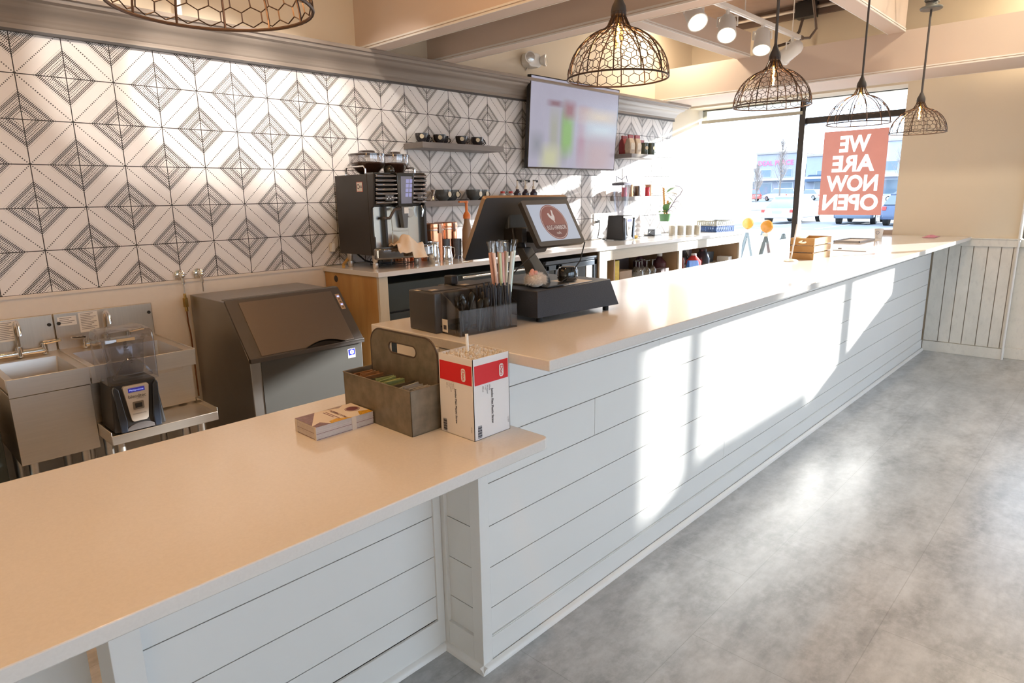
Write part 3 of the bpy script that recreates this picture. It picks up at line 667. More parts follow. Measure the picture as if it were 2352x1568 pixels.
# --- card reader puck on a small paper
tag(MB().prism(rrect(0, 0, .17, .12, .01), 'z', 0, .0012).build('paper_slip', paper, None, smooth=False, loc=(1.76, 1.425, ZB+.105)), 'white paper under the black card reader on the cash drawer', 'paper')
cr = thing('card_reader', 'small rounded black card reader on top of the cash drawer', 'card reader', (1.84, 1.475, ZB+.107))
MB().lathe([(.026, 0), (.040, .006), (.043, .018), (.043, .020), (.0405, .022), (.043, .024), (.043, .040), (.036, .052), (0, .054)], 28, sy=.8).build('reader_body', black_g, cr)
MB().lathe([(.028, .0525), (.030, .055), (.020, .0565), (0, .0565)], 24, sy=.8).build('top_pad', graph, cr)
# --- fluffy ornament
fl = thing('fluffy_ornament', 'white furry ball ornament with a pink nose on the cash drawer corner', 'ornament', (1.665, 1.475, ZB+.105))
m = MB(); rr_ = random.Random(5)
m.ball((0, 0, .024), .030, 18, 0, 1.15, .95, .75)
for i in range(1500):
    th_, ph = rr_.uniform(0, 6.283), math.acos(rr_.uniform(-.35, 1)); d_ = Vector((1.15*math.sin(ph)*math.cos(th_), .95*math.sin(ph)*math.sin(th_), .75*math.cos(ph)))
    p0 = Vector((0, 0, .024))+d_*.028; L = rr_.uniform(.008, .020); dd = (d_+Vector((rr_.uniform(-.5, .5), rr_.uniform(-.5, .5), rr_.uniform(-.6, .2)))).normalized()
    s_ = dd.cross(Vector((rr_.random(), rr_.random(), .3))).normalized()*.0007
    tip = p0+dd*L; tip.z = max(tip.z, .001)
    m.add([p0-s_, p0+s_, tip], [(0, 1, 2)], 0)
m.build('fur', mat('fur_white', (.82, .74, .66), .8, var=.1), fl, smooth=False)
MB().lathe([(.013, 0), (.011, .010), (.006, .020), (0, .024)], 12, (-.010, .006, .042)).ball((-.006, -.006, .052), .008, 10).build('pink_nose', mat('pink_felt', (.72, .36, .32), .5), fl)
# --- little black scanner left of the straws
sc = thing('barcode_scanner', 'small black scanner block with a silver bar, on the printer behind the straws', 'scanner', (1.44, 1.640, ZB+.129))
MB().box((-.03, -.018, 0), (.0, .02, .030)).build('scanner_head', black, sc, bevel=.004)
# --- wooden crate at the far part of the bar
crate_w = wood('crate_wood', (.40, .20, .06), (.62, .36, .13), (.3, .3, 1.5), 18, .5)
ck = thing('wooden_crate', 'small slatted wooden crate with a cut-out handle standing on the bar', 'crate', (4.175, 1.415, ZB))
W_, Dp, Hh = .145, .30, .132
for x in (0, Dp-.012):     # two end boards (three slats each) facing -x / +x
    m = MB()
    for z0, z1 in ((.0, .040), (.046, .084)): m.box((x, .0, z0), (x+.012, W_, z1))
    slot_ = [(.072+.024*math.cos(math.radians(t)), .108+.0095*math.sin(math.radians(t))) for t in range(0, 360, 20)]
    plate_with_slot(m, [(0, .090), (W_, .090), (W_, Hh), (0, Hh)], slot_, x, x+.012)
    m.build('end_slats', crate_w, ck, smooth=False)
for y in (.0, W_-.008):
    m = MB()
    for z0, z1 in ((.0, .040), (.046, .084), (.090, Hh)): m.box((.012, y, z0), (Dp-.012, y+.008, z1))
    m.build('side_slats', crate_w, ck, smooth=False)
MB().box((.012, .008, 0), (Dp-.012, W_-.008, .006)).build('crate_floor', crate_w, ck, smooth=False)
MB().box((.012, .008, .006), (.02, .018, Hh)).box((.012, W_-.018, .006), (.02, W_-.008, Hh)).build('corner_post', crate_w, ck, smooth=False)
tag(MB().box((.03, .02, .008), (.25, .12, .100)).build('napkin_pile', paper, None, bevel=.003, loc=(4.175, 1.415, ZB)), 'white napkins filling the slatted wooden crate', 'napkins')
# slim white sign holder
sh = thing('table_sign_stand', 'slim white upright rod on a small base in front of the wooden crate', 'sign stand', (4.04, 1.500, ZB))
MB().lathe([(.042, 0), (.042, .004), (.030, .012), (.006, .016)], 20).build('stand_base', white_pl, sh)
MB().cyl((0, 0, .014), (.03, -.012, .222), .0048, 10).build('rod', white_pl, sh)
# menus, clipboard, tumbler, pink cloth
tag(MB().box((0, 0, 0), (.30, .22, .004)).box((.10, .19, .004), (.18, .215, .012)).build('clipboard', mat('clipboard_grey', (.35, .33, .33), .5), None, smooth=False, loc=(4.95, 1.33, ZB)), 'flat grey clipboard lying on the sunlit bar', 'clipboard')
tr_ = thing('menu_tray', 'shallow grey tray with a sheet of paper near the window end of the bar', 'tray', (5.75, 1.60, ZB))
MB().box((0, 0, 0), (.42, .20, .004)).box((0, 0, .004), (.42, .006, .016)).box((0, .194, .004), (.42, .20, .016)).box((0, 0, .004), (.006, .20, .016)).box((.414, 0, .004), (.42, .20, .016)).build('tray_body', mat('tray_grey', (.42, .42, .44), .4), tr_, smooth=False)
MB().box((.03, .02, .004), (.38, .18, .007)).build('sheet', paper, tr_, smooth=False)
cp = thing('paper_cup', 'small white printed cup standing near the window end of the bar', 'cup', (6.42, 1.640, ZB))
MB().lathe([(.028, 0), (.036, .085), (.034, .085), (.027, .003), (0, .003)], 22, cap=False).build('cup_body', paper, cp)
MB().tube([(-.0365+.0, .008*math.cos(t)*1.6, .052+.013*math.sin(t)) for t in [i*math.pi/8 for i in range(16)]], .0012, 5, closed=True).build('cup_print', mat('print_blue', (.05, .07, .25), .5), cp)
gt = thing('glass_tumbler', 'clear water tumbler near the front edge of the bar', 'glass', (4.62, 1.16, ZB))
MB().lathe([(.027, 0), (.033, .095), (.031, .095), (.026, .006), (0, .006)], 22, cap=False).build('tumbler_wall', clear, gt)
m = MB(); pts = []; rg = random.Random(11)
nx, ny = 14, 9
for j in range(ny):
    for i in range(nx): pts.append((i*.017+rg.uniform(-.003, .003), j*.012+rg.uniform(-.003, .003), .004+.020*abs(math.sin(i*.9+j*.6))*math.sin(math.pi*i/(nx-1))*math.sin(math.pi*j/(ny-1))))
m.add(pts, [(j*nx+i, j*nx+i+1, (j+1)*nx+i+1, (j+1)*nx+i) for j in range(ny-1) for i in range(nx-1)])
o = tag(m.build('pink_cloth', mat('pink_mask', (.66, .28, .38), .7, var=.3, scale=60), None, loc=(6.66, 1.26, ZB)), 'crumpled pink cloth mask at the wall end of the bar', 'cloth'); o.modifiers.new('s', 'SOLIDIFY').thickness = .002
# ================================================================== BEHIND THE COUNTER
# --- blenders
def blender_base(t, w=.212, d=.20, h=.222):
    m = MB()
    m.hexa([(0, .0, .006), (w, .0, .006), (w, d, 0.006), (0, d, .006), (.016, .018, h), (w-.016, .018, h), (w-.016, d-.008, h), (.016, d-.008, h)])
    m.build('motor_base', black, t, bevel=.010, seg=3)
    # glossy curved cheeks each side of the label
    m = MB()
    for s_ in (-1, 1):
        cx = w/2
        pr = [(cx+s_*.083, .004), (cx+s_*.055, .004), (cx+s_*.052, .05), (cx+s_*.068, .20), (cx+s_*.084, .215), (cx+s_*.090, .20)]
        m.prism(pr, 'y', -.006, .018)
    m.build('glossy_cheek', mat('blue_black_gloss', (.020, .028, .045), .14, coat=.6), t, bevel=.004)
    m = MB(); cx = w/2
    lab = [(cx-.034, .052), (cx-.026, .044), (cx+.026, .044), (cx+.034, .052), (cx+.052, .200), (cx+.047, .207), (cx-.047, .207), (cx-.052, .200)]
    m.prism(lab, 'y', -.002, .018)
    lb = m.build('label_plate', mat('silver_plate', (.66, .62, .58), .35, .3, var=.03), t, bevel=.001)
    m = MB(); m.box((cx-.033, -.0035, .178), (cx+.033, -.002, .197), 0); m.prism(rrect(cx-.022, .098, cx+.022, .134, .004), 'y', -.0045, -.002, 1); m.box((cx-.014, -.006, .106), (cx+.014, -.0045, .126), 2)
    m.text('Multipurpose', (cx, -.0037, .187), (1, 0, 0), (0, 0, 1), .0105, 3); m.text('blendtec', (cx, -.0024, .158), (1, 0, 0), (0, 0, 1), .021, 2); m.text('COMMERCIAL', (cx+.012, -.0024, .147), (1, 0, 0), (0, 0, 1), .005, 2); m.text('CONNOISSEUR 825', (cx, -.0024, .078), (1, 0, 0), (0, 0, 1), .0065, 2)
    m.build('label_details', [mat('lcd_blue', (.02, .02, .12), .2, emit=(.05, .04, .35), es=.5), mat('switch_frame', (.28, .25, .22), .3, .6), black, mat('lcd_text', (.2, .2, .5), .3, emit=(.4, .5, 1), es=1.0)], lb, smooth=False)
    # dark arch at the foot
    m = MB(); n_ = 14
    pts = [(cx+.060*math.cos(math.pi*i/n_), .006+.030*math.sin(math.pi*i/n_)) for i in range(n_+1)]
    m.prism(pts, 'y', -.004, .01); m.build('foot_arch', mat('arch_grey', (.10, .09, .09), .6), t, bevel=.001)
    return t
b1 = blender_base(thing('blender', 'black countertop blender under a clear square sound cover on the steel sink shelf', 'blender', (.731, 3.100, .4935)))
# sound enclosure (clear, smoky) with jar inside
m = MB(); w, d = .212, .20; z0, z1 = .222, .452
pr = [(.014, .020), (w-.014, .020), (w-.014, d-.01), (.014, d-.01)]
def rr3(x0, y0, x1, y1, r_): return rrect(x0, y0, x1, y1, r_)
rings = [(z0, .004, .000), (z0+.10, .002, .002), (z0+.18, .000, .003), (z1-.02, .002, .006), (z1-.004, .010, .014), (z1, .024, .028)]
def rings_mesh(m, rings, w, d, rad, k=None, top=True):
    P_ = []
    for z, ix, iy in rings: P_.append([(x, y, z) for x, y in rrect(ix, iy, w-ix, d-iy, rad)])
    n_ = len(P_[0]); vs = [p for R_ in P_ for p in R_]
    fs = [(i*n_+q_, i*n_+(q_+1) % n_, (i+1)*n_+(q_+1) % n_, (i+1)*n_+q_) for i in range(len(P_)-1) for q_ in range(n_)]
    if top: fs.append(tuple(range((len(P_)-1)*n_, len(P_)*n_)))
    m.add(vs, fs, k)
rings_mesh(m, rings, w, d, .018)
m.build('sound_cover', polycarb, b1)
MB().box((.06, -.001, z1-.045), (.13, .0022, z1-.033)).build('cover_label', mat('gold_label', (.55, .42, .25), .4), b1, smooth=False)
m = MB(); rings_mesh(m, [(z0, .055, .050), (z0+.06, .045, .042), (z0+.17, .036, .034), (z0+.18, .03, .03)], w, d, .014); m.build('jar', polycarb, b1)
m = MB(); m.tube([(.03+.155*i/14, .012, z0+.02+.085*math.sin(math.pi*i/14)) for i in range(15)], .0035, 6); m.box((.03, .010, z0+.018), (.185, .022, z0+.032)); m.build('cover_handle', polycarb, b1)
m = MB(); m.text('16oz', (.092, -.0012+.003, z0+.165), (0, 0, 1), (1, 0, 0), .026, 0); m.text('4 8 12 oz', (.105, .003, z0+.11), (0, 0, 1), (1, 0, 0), .014, 0); m.build('jar_scale', graph, b1, smooth=False)
b2 = blender_base(thing('blender', 'black blender with a tall clear open jar on the far back worktop', 'blender', (5.225, 3.515, ZK)), .205, .20, .235)
m = MB(); rings_mesh(m, [(.24, .060, .055), (.30, .055, .05), (.50, .040, .038), (.515, .036, .034)], .205, .20, .015); m.build('tall_jar', polycarb, b2)
m = MB(); rings_mesh(m, [(.515, .034, .032), (.535, .032, .03), (.545, .06, .05)], .205, .20, .015); m.build('jar_lid', mat('lid_grey', (.12, .12, .15), .3), b2)
m = MB(); m.tube([(.02, .1, .545), (-.01+.02, .1, .60), (.05, .1, .585), (.10, .1, .57), (.15, .1, .59), (.185, .1, .605), (.20, .1, .545)], .004, 7); m.build('lid_bail', mat('bail_violet', (.06, .045, .10), .3), b2)
tag(MB().tube([(5.235, 3.83, 1.245), (5.24, 3.80, 1.24), (5.19, 3.77, 1.16), (5.10, 3.72, 1.085), (5.15, 3.66, 1.063), (5.25, 3.72, 1.066), (5.30, 3.75, 1.063)], .0045, 8).build('power_cable', cabm), 'black power cable looping from the wall socket to the tall blender', 'cable')
so = thing('wall_socket', 'white double socket on the tiles left of the tall blender', 'socket', (5.226, TW-.009, 1.25))
MB().prism(rrect(-.036, -.058, .036, .058, .005), 'y', -.006, 0).build('socket_plate', white_pl, so)
MB().box((-.017, -.008, .012), (.017, -.006, .040)).box((-.017, -.008, -.040), (.017, -.006, -.012)).build('outlet_face', paper, so, bevel=.003)
MB().box((-.012, -.035, -.03), (.014, -.006, -.012)).build('plug', black, so, bevel=.002)
tag(MB().prism(rrect(0, 0, .035, .055, .004), 'x', -.02, 0).build('socket_box', white_pl, None, loc=(2.305, 3.80, 1.15)), 'white wall box behind the left side of the coffee machine', 'socket')
# --- sinks
def sink(x0, x1, label, faucet=True, shelf_=False):
    t = thing('hand_sink', label, 'sink', (x0, 3.28, 0)); w = x1-x0; D = 3.832-3.28
    zr = .775
    m = MB()   # deck with basin
    bx0, bx1, by0, by1, zb_ = .03, w-.03, .05, D-.13, zr-.20
    def ringq(a, b, k=0):
        m.add(a+b, [(i, (i+1) % 4, 4+(i+1) % 4, 4+i) for i in range(4)], k)
    o_ = [(0, 0, zr), (w, 0, zr), (w, D, zr), (0, D, zr)]; i_ = [(bx0, by0, zr-.006), (bx1, by0, zr-.006), (bx1, by1, zr-.006), (bx0, by1, zr-.006)]; l_ = [(bx0+.02, by0+.02, zb_), (bx1-.02, by0+.02, zb_), (bx1-.02, by1-.02, zb_), (bx0+.02, by1-.02, zb_)]
    ringq(o_, i_); ringq(i_, l_); m.quad(*l_)
    m.build('basin', steel, t, bevel=.004)
    m = MB(); m.box((0, -.002, zr-.075), (w, .004, zr+.004)).box((-.003, 0, zr-.05), (.001, D, zr+.006)).box((w-.001, 0, zr-.05), (w+.003, D, zr+.006)); m.build('apron', steel, t, bevel=.0015)
    if not shelf_:
        MB().box((.002, .004, .40), (w-.002, .012, zr-.078)).box((.002, .012, .40), (.006, D-.06, zr-.07)).box((w-.006, .012, .40), (w-.002, D-.06, zr-.07)).build('front_skirt', steel, t, bevel=.0015)
    MB().box((0, D-.012, zr-.02), (w, D, .955)).build('backsplash', mat('splash_steel', (.56, .50, .42), .42, 1.0, var=.08, scale=5, stretch=(30, 1, 1)), t, bevel=.003)
    bs = MB()
    for xx in (.018, w-.018): bs.cyl((xx, D-.012, .905), (xx, D-.018, .905), .0085, 12)
    bs.build('rubber_plug', rubber, t)
    for xx in (.05, w-.05):
        for yy in (.11 if shelf_ else .06, D-.08): MB().cyl((xx, yy, 0), (xx, yy, .55), .0195, 14).build('leg', steel, t)
    f = None
    fx = w*.46
    m = MB()
    m.cyl((fx-.10, D-.06, zr+.018), (fx+.10, D-.06, zr+.018), .014, 12); m.cyl((fx, D-.06, zr), (fx, D-.06, zr+.05), .016, 14)
    m.tube([(fx, D-.06, zr+.04), (fx, D-.06, zr+.13), (fx, D-.075, zr+.165), (fx, D-.11, zr+.175), (fx, D-.145, zr+.155), (fx, D-.15, zr+.115)], .0095, 10)
    f = m.build('faucet', chrome, t)
    for s_ in (-1, 1):
        m = MB(); m.cyl((fx+s_*.10, D-.06, zr), (fx+s_*.10, D-.06, zr+.05), .013, 12); m.tube([(fx+s_*.10, D-.06, zr+.052), (fx+s_*.135, D-.085, zr+.058), (fx+s_*.165, D-.10, zr+.064)], .007, 8, rs=[.010, .007, .008]); m.build('tap_handle', chrome, f)
    for q_, (lx, lz, lw, lh) in enumerate(((w*.16, .85, .105, .095),) if not shelf_ else ((.015, .89, .08, .045), (.105, .845, .085, .10))):
        m = MB(); m.box((lx, D-.0135, lz), (lx+lw, D-.0118, lz+lh), 0)
        nl = int(lh/.0085)
        for z_ in range(1, nl): m.box((lx+.008, D-.0139, lz+lh-z_*.0085), (lx+lw-.008-(z_ % 3)*.012, D-.0134, lz+lh-z_*.0085+.003), 1)
        m.build('notice_label', [paper, mat('print_grey', (.25, .24, .24), .6)], t, smooth=False)
    return t
sk1 = sink(.415, .712, 'small steel bar sink with deep front skirt at the left edge of the photo')
sk2 = sink(.716, 1.165, 'steel sink with a lower shelf carrying the covered blender', shelf_=True)
m = MB().box((.002, .06, .50), (.447, .068, .70)); m.build('recess_panel', steel, sk2, smooth=False)
m = MB().box((-.002, -.19, .485), (.451, .12, .4915)).box((-.002, -.192, .455), (.451, -.188, .4965)).box((-.004, -.19, .455), (0, .12, .515)).box((.449, -.19, .455), (.453, .12, .515)).build('drop_shelf', steel, sk2, bevel=.0012)
for xx in (.05, .40): MB().cyl((xx, -.10, 0), (xx, -.10, .485), .017, 12).build('shelf_leg', steel, sk2)
MB().tube([(.2, .25, .56), (.2, .25, .46), (.2, .28, .40), (.2, .32, .40)], .018, 10).build('drain_pipe', steel, sk1)
tag(MB().box((-.9, 3.30, 0), (.37, 3.80, .62)).build('undercounter_cabinet', mat('deep_green', (.035, .045, .045), .45), None, bevel=.004), 'dark green-black cabinet at the far left below the first sink', 'cabinet')
# --- water valves
for i, (vx, lab) in enumerate(((1.333, 'left chrome wall valve with a brass coupling and copper hose'), (1.435, 'right chrome wall valve with a short pipe above the ice machine'))):
    v = thing('water_valve', lab, 'valve', (vx, TW-.013, 1.087))
    MB().lathe([(.030, 0), (.028, .006), (.014, .012), (0, .012)], 18, M_=Matrix.Rotation(math.radians(90), 3, 'X')).cyl((0, 0, 0), (0, -.04, 0), .011, 10).ball((0, -.045, 0), .015, 12).cyl((0, -.045, 0), (0, -.045, -.05), .009, 10).build('valve_body', chrome, v)
    MB().cyl((0, -.045, -.05), (.0, -.045, -.10), .0045, 8).build('supply_pipe', chrome, v)
    if i == 0:
        MB().cyl((0, -.045, -.10), (0, -.045, -.125), .008, 8).cyl((0, -.045, -.125), (0, -.045, -.175), .014, 6).cyl((0, -.045, -.175), (0, -.045, -.20), .009, 8).build('brass_coupling', brass, v)
        MB().tube([(0, -.045, -.20), (.0, -.045, -.26), (.008, -.04, -.33), (.012, -.03, -.42), (.012, -.03, -.70)], .0042, 8).build('copper_hose', mat('copper_hose', (.30, .12, .05), .35, .8), v)
# --- ice machine
ic = thing('ice_machine', 'steel ice machine with a sloping brown-grey bin door between the sinks and the oak panel', 'ice machine', (1.362, 3.10, 0))
w = .655
pr = [(.018, .10), (.018, .690), (-.0, .708), (.232, .978), (.70, .978), (.70, .10)]
m = MB(); m.prism([(.018, .10), (.018, .690), (.030, .705), (.240, .976), (.70, .976), (.70, .10)], 'x', 0, w); m.build('cabinet_body', steel_d, ic, bevel=.003)
gunm = mat('brown_grey_door', (.15, .125, .11), .40, .55, var=.08, scale=300); frm = mat('dark_bezel', (.075, .068, .066), .4, .2)
# sloping bezel frame
sl0, sl1 = Vector((0, -.003, .700)), Vector((0, .233, .982)); sd = (sl1-sl0); L = sd.length; sd.normalize(); sn = Vector((0, -sd.z, sd.y))
def SP(x, t_, h_=0): return tuple(sl0+Vector((x, 0, 0))+sd*t_+sn*h_)
def slab(m, x0, x1, t0, t1, h0, h1, k=None): m.hexa([SP(x0, t0, h0), SP(x1, t0, h0), SP(x1, t1, h0), SP(x0, t1, h0), SP(x0, t0, h1), SP(x1, t0, h1), SP(x1, t1, h1), SP(x0, t1, h1)], k)
m = MB(); slab(m, -.004, w+.004, -.004, L+.002, -.012, .002); m.box((-.004, -.006, .690), (w+.004, .02, .714)); bz = m.build('sloping_bezel', frm, ic, bevel=.002)
m = MB(); slab(m, .060, w-.055, .020, L-.020, .002, .0045)
dr_ = m.build('bin_door', gunm, ic, bevel=.0012)
m = MB(); pts = []
for i in range(17): u_ = i/16; pts.append((.30+.24*u_, .018+.030*math.sin(math.pi*u_)))
m.add([SP(x, .016, .006) for x, t_ in pts]+[SP(x, t_, .0062) for x, t_ in pts]+[SP(x, t_-.006, .0150) for x, t_ in pts], [(i, i+1, 18+i, 17+i) for i in range(16)]+[(17+i, 18+i, 35+i, 34+i) for i in range(16)])
m.build('scoop_handle', black_g, dr_)
m = MB(); slab(m, w-.040, w-.014, L-.150, L-.045, .002, .0042); pn = m.build('control_strip', mat('control_beige', (.42, .30, .20), .35), ic, bevel=.002)
m = MB()
for q_, tt in enumerate((L-.062, L-.080, L-.100, L-.118, L-.136)): slab(m, w-.033, w-.021, tt-.004, tt+.004, .0042, .0056, 1 if q_ in (0, 3) else 0)
m.build('indicator_lights', [mat('button_brown', (.16, .10, .06), .4), mat('led_blue', (.1, .1, .5), .3, emit=(.25, .3, 1), es=3)], pn, smooth=False)
m = MB(); m.box((.055, .014, .11), (w-.004, .018, .688)); m.build('front_panel', mat('front_steel', (.12, .117, .11), .42, .9, var=.04, scale=3), ic, bevel=.001)
m = MB(); m.box((w-.098, .0125, .610), (w-.050, .0138, .662), 0); m.box((w-.094, .0118, .625), (w-.052, .0126, .660), 1)
for a_ in range(6):
    t_ = math.pi*a_/3+.5; m.lathe([(.0050, 0), (.0050, .0012)], 10, (w-.073+.0085*math.cos(t_), .0118, .643+.0085*math.sin(t_)), 0, M_=Matrix.Rotation(math.radians(90), 3, 'X'))
m.build('snowflake_badge', [paper, mat('badge_blue', (.015, .025, .35), .4)], ic, smooth=False)
MB().box((.0, .235, .982), (w, .275, .988)).build('top_vent', mat('vent_dark', (.12, .11, .10), .6, var=.6, scale=90), ic, bevel=.001)
for xx in (.05, w-.05):
    for yy in (.06, .60): MB().cyl((xx, yy, 0), (xx, yy, .10), .02, 12).build('leg', steel, ic)
# --- undercounter cooler and keg unit beneath the back worktop
kc = thing('keg_cooler', 'black undercounter cooler beneath the coffee machine', 'cooler', (2.30, 3.262, 0))
MB().box((0, .02, .02), (1.42, .54, .965)).build('cooler_body', black, kc, bevel=.004)
MB().box((.0, .0, .80), (1.42, .55, .975)).build('cooler_top', mat('green_black', (.030, .038, .036), .35), kc, bevel=.004)
MB().box((.02, .003, .12), (1.40, .02, .79)).build('sliding_door', mat('door_green_black', (.03, .04, .045), .3), kc, bevel=.004)
MB().cyl((.62, -.012, .955), (1.40, -.012, .955), .011, 12).build('chrome_rail', chrome, kc)
fr = thing('display_fridge', 'black glass-door display fridge under the back worktop, right of the till', 'fridge', (3.795, 3.262, 0))
MB().box((0, .02, .02), (.665, .54, .985)).build('fridge_body', black, fr, bevel=.004)
MB().box((0, -.004, .960), (.665, .02, .985)).box((.0, -.012, .975), (.665, .0, .99)).build('top_strip', mat('strip_grey', (.10, .12, .15), .3), fr, bevel=.002)
for x0, x1 in ((.004, .155), (.165, .660)):
    m = MB(); m.box((x0, -.006, .10), (x0+.035, .02, .955)).box((x1-.035, -.006, .10), (x1, .02, .955)).box((x0, -.006, .915), (x1, .02, .955)).box((x0, -.006, .10), (x1, .02, .14)); dd = m.build('fridge_door', mat('door_bluegrey', (.10, .13, .17), .3), fr, bevel=.003)
    MB().box((x0+.035, .004, .14), (x1-.035, .008, .915)).build('door_glass', mat('dark_glass', (.02, .025, .03), .06, coat=.5), dd, smooth=False)
MB().box((.52, -.001, .80), (.60, .004, .93)).build('door_notice', paper, fr, smooth=False)
# --- coffee machine
em = thing('coffee_machine', 'black and chrome automatic coffee machine with two bean hoppers and a touch screen', 'coffee machine', (2.315, 3.33, ZK))
w, D = .40, .43
m = MB(); m.box((0, .07, .085), (w, D, .575)).prism([(.07, .085), (.07, .575), (.0, .575), (.02, .38), (.045, .37), (.045, .20), (.03, .20), (.03, .085)], 'x', 0, .012).prism([(.07, .085), (.07, .575), (.0, .575), (.02, .38), (.045, .37), (.045, .20), (.03, .20), (.03, .085)], 'x', w-.012, w)
hs = m.build('housing', mat('black_brushed', (.030, .024, .020), .38, .2), em, bevel=.004)
m = MB(); m.box((-.0015, .12, .47), (-.0005, .185, .53), 0); m.box((-.0018, .123, .473), (-.0013, .182, .527), 1)
m.lathe([(.0145, 0), (.0145, .0006)], 20, (-.0018, .165, .502), 2, M_=Matrix.Rotation(math.radians(-90), 3, 'Y')); m.lathe([(.010, 0), (.010, .0008)], 20, (-.0019, .165, .502), 1, M_=Matrix.Rotation(math.radians(-90), 3, 'Y'))
for q_ in range(2): m.box((-.0022, .126, .502-.008*q_), (-.0016, .148, .506-.008*q_), 2)
m.build('side_sticker', [mat('red_border', (.6, .08, .05), .5), paper, ink], em, smooth=False, label='square white sticker with a red border')
m = MB(); 
# chrome ribbed head: left and right stacks of rounded ribs
for x0, x1 in ((.010, .165), (.285, .392)):
    m = MB()
    for i in range(7):
        z = .392+i*.026; yy = .012-.022*(z-.38)/.2
        m.prism([(yy+.012, z), (yy-.010, z+.004), (yy-.016, z+.013), (yy-.010, z+.022), (yy+.012, z+.025)], 'x', x0, x1)
    m.build('chrome_ribs', mat('black_chrome', (.30, .29, .30), .07, 1.0, var=.1), em, bevel=.004, seg=3)
m = MB(); m.hexa([(.005, .04, .382), (.395, .04, .382), (.395, .08, .382), (.005, .08, .382), (.005, .005, .582), (.395, .005, .582), (.395, .08, .582), (.005, .08, .582)]); m.hexa([(.170, .0, .375), (.285, .0, .375), (.285, .03, .375), (.170, .03, .375), (.150, -.028, .580), (.285, -.028, .580), (.285, .01, .580), (.150, .01, .580)]); m.build('head', black_g, em, bevel=.003)
sm_ = mat('touch_screen', (.1, .1, .12), .15, emit=(.13, .13, .17), es=.7)
def HP(x, t_, h_): a_ = Vector((x, .0, .375)); b_ = Vector((x, -.028, .580)); v = a_+(b_-a_)*t_; return (v.x, v.y-h_, v.z)
m = MB(); m.quad(HP(.190, .10, .0015), HP(.272, .10, .0015), HP(.264, .90, .0015), HP(.180, .90, .0015), k=0)
for i in range(4):
    for j in range(2): a0 = .22+j*.027; t0 = .30+i*.135; m.quad(HP(a0, t0, .0022), HP(a0+.022, t0, .0022), HP(a0+.022, t0+.11, .0022), HP(a0, t0+.11, .0022), k=1)
m.build('touch_screen', [sm_, mat('icon_blue', (.1, .1, .2), .3, emit=(.34, .34, .60), es=.75)], em, smooth=False)
m = MB(); m.box((.075, -.006, .415), (.135, .004, .452), 0); m.box((.320, -.006, .415), (.365, .004, .452), 0)
for q_ in range(4): m.box((.083+.012*q_, -.0075, .424+.01*(q_ % 2)), (.088+.012*q_, -.006, .429+.01*(q_ % 2)), 1)
m.build('button_panel', [graph, mat('icon_white', (.5, .5, .5), .3, emit=(.9, .9, 1), es=.8)], em, bevel=.001)
m = MB(); m.box((.012, .045, .115), (w-.012, .070, .380)); m.box((.145, .040, .118), (.27, .046, .225)); m.box((.145, .040, .230), (.27, .046, .375)); m.build('steel_back_panel', mat('bright_steel', (.62, .62, .60), .22, 1.0, var=.04, scale=3, stretch=(1, 1, 20)), em, bevel=.0015)
for a_, b_ in (((.075, .015, .11), (.092, .05, .38)), ((w-.022, .012, .10), (w-.002, .05, .38))): MB().box(a_, b_).build('dark_rail', black, em, bevel=.002)
m = MB(); m.tube([(.075, .01, .31), (.10, .0, .31), (.115, -.005, .335), (.135, -.005, .36), (.175, -.01, .365)], .009, 8); m.ball((.068, .01, .31), .012, 12); m.build('steam_lever', mat('lever_brown', (.07, .055, .05), .35), em)
m = MB(); m.hexa([(.205, .0, .245), (.235, .0, .245), (.235, .03, .245), (.205, .03, .245), (.19, -.005, .378), (.245, -.005, .378), (.245, .045, .378), (.19, .045, .378)]); m.build('coffee_spout', mat('spout_grey', (.12, .13, .14), .3), em, bevel=.003)
m = MB(); m.box((.208, -.007, .335), (.242, -.004, .372)); m.build('spout_label', paper, em, smooth=False)
m = MB(); m.lathe([(.026, 0), (.026, .008), (.022, .010), (0, .010)], 20, (.285, .040, .335), M_=Matrix.Rotation(math.radians(90), 3, 'X')); m.build('pressure_gauge', mat('gauge_face', (.55, .55, .53), .3), em)
m = MB(); m.tube([(.365, .02, .38), (.365, .01, .35), (.365, .015, .31)], .005, 8, rs=[.004, .009, .004]); m.build('steam_wand', chrome, em)
# round-nosed drip tray
m = MB()
tp = [(.0, .05)]+[(.22+.235*math.cos(math.radians(a_)), .04+.075*math.sin(math.radians(a_))) for a_ in range(190, 361, 10)]+[(.455, .06)]
m.prism(tp, 'z', .060, .130); m.build('drip_tray', mat('tray_chrome', (.30, .29, .29), .06, 1.0), em, bevel=.012, seg=4)
for i in range(8): pass
MB().prism([(x*.94+.012, y*.9+.008) for x, y in tp], 'z', .130, .133).build('tray_grate', mat('grate', (.16, .16, .16), .3, .8), em)
for x, y in ((.03, .08), (.03, .36), (.36, .09), (.36, .37)):
    MB().lathe([(.014, 0), (.017, .004), (.017, .035), (.013, .040), (.017, .046), (.019, .085)], 16, (x, y, 0)).build('foot', steel, em)
m = MB()
for x0, x1, y in ((.01, .02, 0),): m.tube([(.012, .10, .575), (.012, .10, .605), (.012, .115, .622), (.012, .30, .622), (.012, .315, .605), (.012, .315, .575)], .0055, 8); m.tube([(w-.012, .10, .575), (w-.012, .10, .605), (w-.012, .115, .618), (w-.012, .28, .618), (w-.012, .295, .605), (w-.012, .295, .575)], .0055, 8)
m.build('top_rail', chrome, em)
hop_glass = glass('hopper_glass', (.80, .78, .78), .12)
